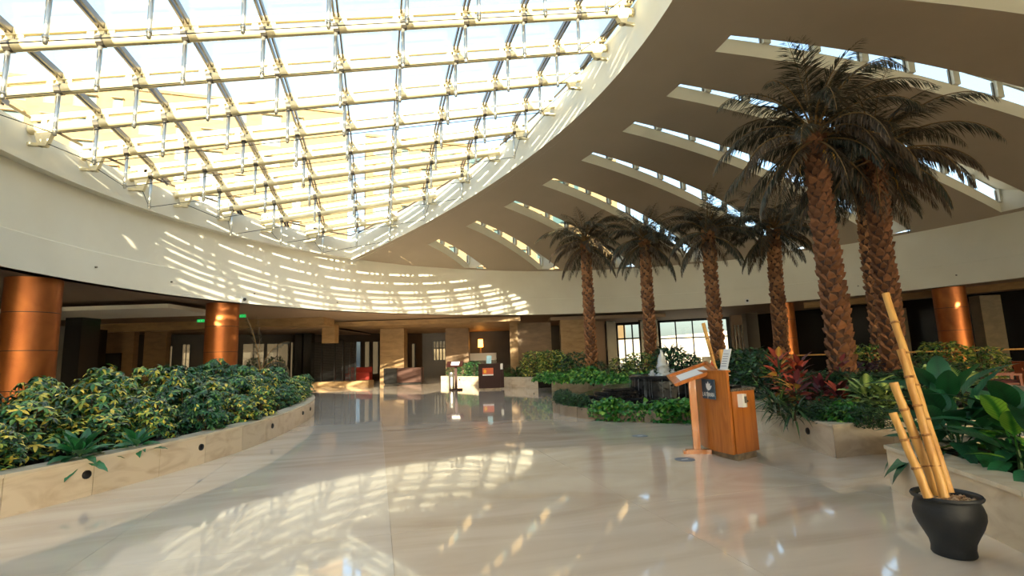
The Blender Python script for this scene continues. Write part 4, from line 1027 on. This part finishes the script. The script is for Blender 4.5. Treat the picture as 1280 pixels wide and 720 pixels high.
q = MB(); q.prism([(0,0), (.22,0), (.22,.14), (0,.14)], 0, .03); o = q.obj('tablet', M['black']); pb = F + ax*.16 + ay*.12; o.location = (pb.x, pb.y, .966); o.rotation_euler = (0, 0, atan2(ax.y, ax.x)); tag(o, 'black flat tray lying on the lower counter of the wooden desk', 'tray')
# ------------------------------------------------------------------ wooden menu stand beside it
c = G(862, 7.75); ms = thing('menu_stand', 'honey wood menu stand with tilted framed tray beside the host desk', 'stand', c, -YAW + R(-8))
q = MB(); q.box(-.05, .05, -.03, .03, .05, 1.1); q.obj('post', M['wood'], ms)
q = MB(); q.box(-.16, .2, -.05, .05, 0, .06); q.box(-.2, -.16, -.04, .04, 0, .04); q.obj('foot', M['wood'], ms)
tm = Matrix.Translation((.0, 0, 1.16)) @ Matrix.Rotation(R(-18), 4, 'Y') @ Matrix.Rotation(R(14), 4, 'X')
q = MB(); q.box(-.3, .32, -.22, .22, -.02, 0, M=tm); q.obj('tray', M['wood'], ms)
q = MB(); q.box(-.3, .32, -.24, -.205, 0, .035, M=tm); q.box(-.3, .32, .205, .24, 0, .035, M=tm); q.box(-.32, -.285, -.24, .24, 0, .035, M=tm); q.box(.3, .335, -.24, .24, 0, .035, M=tm); q.obj('tray_frame', M['wood'], ms)
q = MB(); q.box(-.2, .24, -.15, .15, .002, .006, M=tm); q.obj('menu_card', M['paper'], ms)
# floor discs
for (p, lab) in (((856, 574.5), 'grey round floor marker before the wooden host desk'), ((800, 545), 'grey round floor marker in front of the fountain ring')):
    x, y, z = ray(*p); v = cw(x * -EYE / z, y * -EYE / z); q = MB(); q.lathe([(.14, .0), (.14, .003), (0, .003)], 28, c=(v.x, v.y, .0005)); o = q.obj('floor_marker', M['decal']); tag(o, lab, 'floor marker')
    q = MB(); q.add([(v.x-.05, v.y-.02, .0042), (v.x+.05, v.y-.02, .0042), (v.x+.05, v.y+.02, .0042), (v.x-.05, v.y+.02, .0042)], [(0,1,2,3)]); q.obj('print', M['paper'], o)
# canes leaning behind the desk
def cane(name, lab, A, B, r, nn, group=None):
    A, B = Vector(A), Vector(B); t = thing(name, lab, 'bamboo', A, 0, group); d = B - A
    q = MB(); pts = []; rs = []
    for k in range(nn * 4 + 1):
        f = k / (nn * 4); pts.append(d * f + Vector((.0022 * sin(k * 1.3 + nn), .0022 * cos(k * .9), 0))); rs.append(r * (1 - .12*f) * (1.0 if k % 4 else 1.06))
    q.tube(pts, rs, 14); smooth_by(q.obj('culm', M['bamboo'], t), 50)
    for k in range(1, nn):
        p = d * (k / nn); w = d.normalized(); q = MB(); q.tube([p - w*.008, p - w*.002, p + w*.004, p + w*.01], [r*.97, r*1.12, r*1.1, r*.95], 14); smooth_by(q.obj('node', M['node'], t))
    q = MB(); q.tube([d - d.normalized()*.004, d + d.normalized()*.002], r*.6, 10); q.obj('cut_end', M['node'], t)
    return t
def pot(name, lab, loc, peb=True):
    t = thing(name, lab, 'pot', loc)
    q = MB(); q.lathe([(.0, 0), (.125, 0), (.132, .012), (.128, .05), (.135, .09), (.158, .14), (.188, .2), (.208, .26), (.21, .3), (.198, .345), (.188, .37), (.19, .385), (.208, .392), (.214, .405), (.206, .418), (.188, .416), (.178, .395), (.175, .3), (0, .3)], 48, cap=False); smooth_by(q.obj('body', M['pot'], t), 60)
    q = MB(); r = random.Random(4)
    for k in range(230):
        a, u = r.uniform(0, 6.28), .165 * sqrt(r.random()); s = r.uniform(.008, .016); c = (u*cos(a), u*sin(a), .375 + r.uniform(0, .015))
        q.add([(c[0]-s, c[1], c[2]), (c[0]+s, c[1], c[2]), (c[0], c[1]-s, c[2]), (c[0], c[1]+s, c[2]), (c[0], c[1], c[2]-s*.7), (c[0], c[1], c[2]+s*.7)], [(0,2,5),(2,1,5),(1,3,5),(3,0,5),(2,0,4),(1,2,4),(3,1,4),(0,3,4)])
    q.lathe([(.178, .36), (.0, .37)], 24, cap=False)
    q.obj('pebbles', M['pebble'], t, kind='stuff')
    q = MB(); q.tube([(.14, .13, .41), (.15, .145, .44), (.135, .16, .455), (.12, .17, .43)], .016, 8); smooth_by(q.obj('handle', M['pot'], t))
    return t
pc = Vector((4.02, 2.9, 0)); pd_ = 3.86
pot('clay_pot', 'black glazed urn shaped pot of pebbles on the floor at right', pc)
cane('bamboo_cane', 'shortest bamboo cane standing in the black pot', P(1161, 622, pd_ - .08) , P(1116, 516, pd_ + .05), .030, 3)
cane('bamboo_cane', 'middle height thick bamboo cane second from left in the pot', P(1172, 618, pd_ + .02), P(1117, 478, pd_ + .1), .033, 4)
cane('bamboo_cane', 'bamboo cane nearest the viewer in the pot, cut at shoulder height', P(1181, 622, pd_ - .1), P(1126, 437, pd_ + .1), .030, 5)
cane('bamboo_cane', 'tallest bamboo cane in the black pot', P(1187, 616, pd_ + .04), P(1107, 367, pd_ + .45), .031, 6)
p3 = G(905, 8.8)
pot('clay_pot', 'black pot hidden behind the wooden host desk', p3)
cane('bamboo_cane', 'thin tall bamboo cane leaning behind the host desk', p3 + Vector((0, .02, .36)), P(879, 404, 9.0), .035, 6)
cane('bamboo_cane', 'short bamboo stub behind the white sheet', p3 + Vector((.04, 0, .36)), P(901, 437, 8.85), .045, 4)

# ------------------------------------------------------------------ wooden chairs in the seating area
def armchair(lab, loc, rz_):
    t = thing('wooden_armchair', lab, 'chair', loc, rz_)
    q = MB(); tm = Matrix.Rotation(R(-8), 4, 'X'); 
    # back panel with an oval hand hole built as a frame of four boards round a slot
    for b in ((-.3, .3, .02, .06, .2, .68), (-.3, .3, .02, .06, .76, .95), (-.3, -.1, .02, .06, .68, .76), (.1, .3, .02, .06, .68, .76)): q.box(*b, M=tm)
    q.obj('backrest', M['chairwood'], t)
    q = MB(); q.box(-.3, .3, -.62, .02, .36, .40); q.obj('seat', M['chairwood'], t)
    q = MB(); q.box(-.26, .26, -.6, -.0, .40, .47); q.obj('seat_cushion', M['cushion'], t)
    for s in (-1, 1):
        q = MB(); q.box(s*.3 - .03, s*.3 + .03, -.66, .02, .6, .65); q.obj('armrest', M['chairwood'], t)
        for y in (-.62, .0): q = MB(); q.box(s*.3 - .03, s*.3 + .03, y - .03, y + .03, 0, .6); q.obj('leg', M['chairwood'], t)
    return t
armchair('nearest reddish wooden armchair with hand hole in its back panel', G(1228, 14.2), -YAW + R(62))
armchair('reddish wooden armchair at the right edge beside the nearest one', G(1285, 14.6), -YAW + R(100))
armchair('reddish wooden armchair further back behind the gold edged shrub', G(1250, 19), -YAW + R(60))
armchair('reddish wooden armchair seen past the bamboo canes', G(1146, 18.5), -YAW + R(70))
# bamboo rail behind the beds
A, B = G(985, 21, 1.22), G(1300, 18.5, 1.22)
br = thing('bamboo_rail', 'long thin horizontal bamboo rail behind the right planting', 'rail', A)
q = MB(); q.tube([(0,0,0), B - A], .03, 8); q.obj('rail', M['bamboo'], br)
for f in (.02, .35, .68, .98):
    p = (B - A) * f; q = MB(); q.tube([(p.x, p.y, -1.22), (p.x, p.y, .0)], .025, 6); q.obj('post', M['bamboo'], br)

# ------------------------------------------------------------------ far host desk, stands, seating in the gallery
hd = thing('far_host_desk', 'dark mahogany host desk with orange sign before the far planter', 'desk', G(612, 24.6), -YAW)
q = MB(); q.box(-.5, .5, 0, .6, .0, .08); q.obj('plinth', M['plinth'], hd)
q = MB(); q.box(-.56, .5, -.03, .6, .08, 1.2); q.obj('body', M['redwood'], hd)
q = MB(); q.box(-.6, .52, -.06, .3, 1.2, 1.25); q.obj('ledge', M['redwood'], hd)
q = MB(); q.box(.5, .66, .05, .6, .08, .95); q.obj('side_shelf', M['redwood'], hd)
q = MB(); q.box(-.36, .16, -.045, -.03, .68, 1.04); sg2 = q.obj('sign_plate', M['orange'], hd)
q = MB(); q.box(-.36, .16, -.05, -.046, .68, .74); q.obj('sign_band', M['paper'], sg2)
q = MB(); q.lathe([(.07, 0), (.05, .05), (.08, .1), (0.01, .18)], 10); o = q.obj('sign_emblem', M['yellow'], sg2); o.matrix_local = Matrix.Translation((-.24, -.048, .80)) @ Matrix.Diagonal((1, .05, 1, 1))
v = G(611, 24.7, 1.251); q = MB(); q.box(-.13, .11, 0, .01, 0, .38); lf = q.obj('leaflet', M['bluepaper']); lf.location = v; lf.rotation_euler = (R(-8), R(4), -YAW); tag(lf, 'pale blue leaflet standing on the dark host desk', 'leaflet')
v = G(625.5, 24.8, .951); q = MB(); q.box(-.1, .1, -.1, .1, 0, .28); bx = q.obj('paper_box', M['white']); bx.location = v; bx.rotation_euler = (0, 0, -YAW); tag(bx, 'white box on the side shelf of the dark desk', 'box')
st = thing('far_menu_stand', 'dark wooden menu stand with tilted top near the far planter', 'stand', G(569.5, 25.2), -YAW)
q = MB(); q.box(-.3, .3, -.2, .2, 0, .07); q.obj('foot', M['redwood'], st)
q = MB(); q.box(-.06, .06, -.05, .05, .07, 1.2); q.obj('post', M['redwood'], st)
tm = Matrix.Translation((-.02, 0, 1.28)) @ Matrix.Rotation(R(24), 4, 'X')
q = MB(); q.box(-.42, .38, -.28, .28, -.04, .02, M=tm); q.obj('tray', M['redwood'], st)
q = MB(); q.box(-.2, .2, -.2, .2, .021, .026, M=tm); q.obj('menu_card', M['paper'], st)
bn = thing('steel_bin', 'slim brushed steel bin standing beside the dark menu stand', 'bin', G(564, 25.6), -YAW)
q = MB(); q.lathe([(.14, 0), (.14, .85), (.12, .88), (0, .88)], 20); smooth_by(q.obj('body', M['steel'], bn)); q = MB(); q.box(-.07, .07, -.16, -.12, .62, .78); q.obj('opening', M['black'], bn)
# slat screen
sc_ = thing('slat_screen', 'dark horizontal slat screen on a pale plinth at the end of the left hedge', 'screen', G(418, 33.2), -YAW)
x0 = G(388, 33.2); 
for (a, b, h0, h1) in ((-1.55, -.85, .35, 2.9), (-.75, .0, .35, 2.95), (.12, .55, .35, 3.0), (.72, 1.02, .35, 2.9), (1.12, 1.36, .35, 2.9)):
    q = MB(); k = 0
    while h0 + .075 * k < h1: q.box(a, b, -.03, .0, h0 + .075*k, h0 + .075*k + .042); k += 1
    q.obj('slats', M['dark'], sc_, kind='stuff')
    q = MB(); q.box(b - .02, b + .07, -.05, .05, .3, h1); q.obj('post', M['dark'], sc_)
q = MB(); q.box(-1.6, 2.4, -.5, .7, 0, .33); q.obj('plinth', M['tan'], sc_)
bo = thing('storage_bench', 'brown leather bench unit standing before the sunlit pier', 'bench', G(505, 34.3), -YAW)
q = MB(); q.box(-.35, 1.25, -.5, .5, .08, 1.05); q.obj('body', M['leather'], bo); q = MB(); q.box(-1.25, -.38, -.5, .5, .08, 1.05); q.obj('end_block', M['dark'], bo); q = MB(); q.box(-1.2, 1.2, -.4, .4, 0, .08); q.obj('base', M['dark'], bo)
for (px, d, lab) in ((443, 37.5, 'dark red lounge seat behind the slat screen'), (456, 37, 'bright red lounge seat left of the sunlit pier')):
    t = thing('lounge_seat', lab, 'chair', G(px, d), -YAW); q = MB(); q.box(-.55, .45, -.4, .4, .1, .75); q.obj('seat', M['red'], t); q = MB(); q.box(-.55, .45, .3, .45, .75, 1.15); q.obj('backrest', M['red'], t); q = MB(); q.box(-.5, .4, -.35, .35, 0, .1); q.obj('base', M['dark'], t)
ct = thing('bar_counter', 'pale counter in the dark gallery behind the far desk', 'counter', G(604, 42.5), -YAW)
q = MB(); q.box(-1.1, 1.1, -.2, .4, 1.35, 1.95); q.obj('front', M['white'], ct); q = MB(); q.box(-1.1, 1.1, -.1, .4, 0, 1.35); q.obj('base', M['dark'], ct)
lm = thing('amber_lamp', 'glowing amber lamp on the pale counter', 'lamp', G(601, 42.4, 1.95)); q = MB(); q.lathe([(.1, 0), (.06, .3), (.06, .5)], 12); q.obj('base', M['tan'], lm); q = MB(); q.lathe([(.22, .5), (.2, 1.15), (0, 1.15)], 16); q.obj('shade', M['glowlamp'], lm)
# reception niche desk in the left gallery
for (px, d, w, lab) in ((345, 33, 1.2, 'dark potted foliage silhouetted in the left gallery window'), (318, 33, .9, 'dark bushy plant inside the left gallery beside the copper column')):
    shrub('ficus', lab, G(px, d, .0), 2.0, w, px, None, 'indoor_shrub', 'shrub')
# cafe chairs by the garden window
for (px, d, lab) in ((857, 33, 'dark cafe table set by the garden window'),):
    t = thing('cafe_table', lab, 'table', G(px, d), -YAW); q = MB(); q.box(-1., 1., -.4, .4, .95, 1.0); q.obj('tabletop', M['dark'], t)
    for x in (-.3, .3): q = MB(); q.tube([(x, 0, 0), (x, 0, .95)], .06, 8); q.obj('leg', M['dark'], t)
for (px, d, lab) in ((872, 32, 'black cafe chair left of the palm by the garden window'), (884, 33.5, 'black cafe chair close to the palm trunk by the garden window')):
    t = thing('cafe_chair', lab, 'chair', G(px, d), -YAW); q = MB(); q.box(-.25, .25, -.25, .25, .55, .62); q.obj('seat', M['dark'], t); q = MB(); q.box(-.27, .27, .2, .25, .62, 1.15); q.obj('backrest', M['dark'], t)
    for x in (-.22, .22):
        for y in (-.22, .22): q = MB(); q.tube([(x, y, 0), (x, y, .55)], .02, 6); q.obj('leg', M['dark'], t)

# ------------------------------------------------------------------ small fittings on the round wall and soffit
def onwall(px, py, out=0.):
    x, y, z = ray(px, py); r = cw(x, y).xy; ox = -C1; A = r.dot(r); B = 2 * r.dot(ox); Cc = C1.dot(C1) - R1*R1
    t = (-B + sqrt(B*B - 4*A*Cc)) / (2*A); p = r * t; n = (C1 - p).normalized(); return Vector((p.x, p.y, EYE + z * t)), Vector((n.x, n.y, 0))
for (px, py, lab) in ((303, 375, 'small security camera low on the round wall above the second copper column'), (934, 376.5, 'small security camera low on the round wall at right, above the fourth palm')):
    p, n = onwall(px, py); t = thing('security_camera', lab, 'camera'); t.matrix_world = Matrix.Translation(p + n * .04) @ (-n).to_track_quat('Y', 'Z').to_matrix().to_4x4()
    q = MB(); q.box(-.11, .11, -.05, 0, -.13, .13); q.obj('housing', M['white'], t)
    q = MB(); q.lathe([(.07, 0), (.065, .05), (.03, .08), (0, .085)], 14); o = q.obj('dome', M['black'], t); o.matrix_local = Matrix.Translation((.02, -.05, .02)) @ Matrix.Rotation(pi/2, 4, 'X')
for (px, py) in ((118, 334), (213, 352.5), (317, 367), (1073, 357.5), (1196, 344), (421, 378)):
    p, n = onwall(px, py); q = MB(); q.lathe([(.035, 0), (.03, .05), (0, .055)], 8); o = q.obj('nozzle', M['frame']); o.matrix_world = Matrix.Translation(p + n * (.036 if p.z < 5.2 else .001)) @ n.to_track_quat('Z', 'Y').to_matrix().to_4x4()
    tag(o, 'tiny grey nozzle projecting from the round white wall', 'nozzle', 'nozzles in the round wall')
for (px, py, d, lab) in ((251, 401, 26, 'green exit sign hanging left of the second copper column'), (303, 395, 26, 'green exit sign hanging right of the second copper column')):
    v = P(px, py, d); t = thing('exit_sign', lab, 'sign', v, -YAW); q = MB(); q.box(-.18, .18, -.02, .02, -.07, .07); q.obj('panel', M['green_sign'], t)
    q = MB(); q.box(-.01, .01, -.01, .01, .07, HS - v.z); q.obj('rod', M['frame'], t)
    q = MB(); q.add([(-.12,-.022,-.02), (-.02,-.022,-.02), (-.02,-.022,.02), (-.12,-.022,.02), (.03,-.022,-.04), (.12,-.022,0), (.03,-.022,.04)], [(0,1,2,3), (4,5,6)]); q.obj('arrow', M['white'], t)
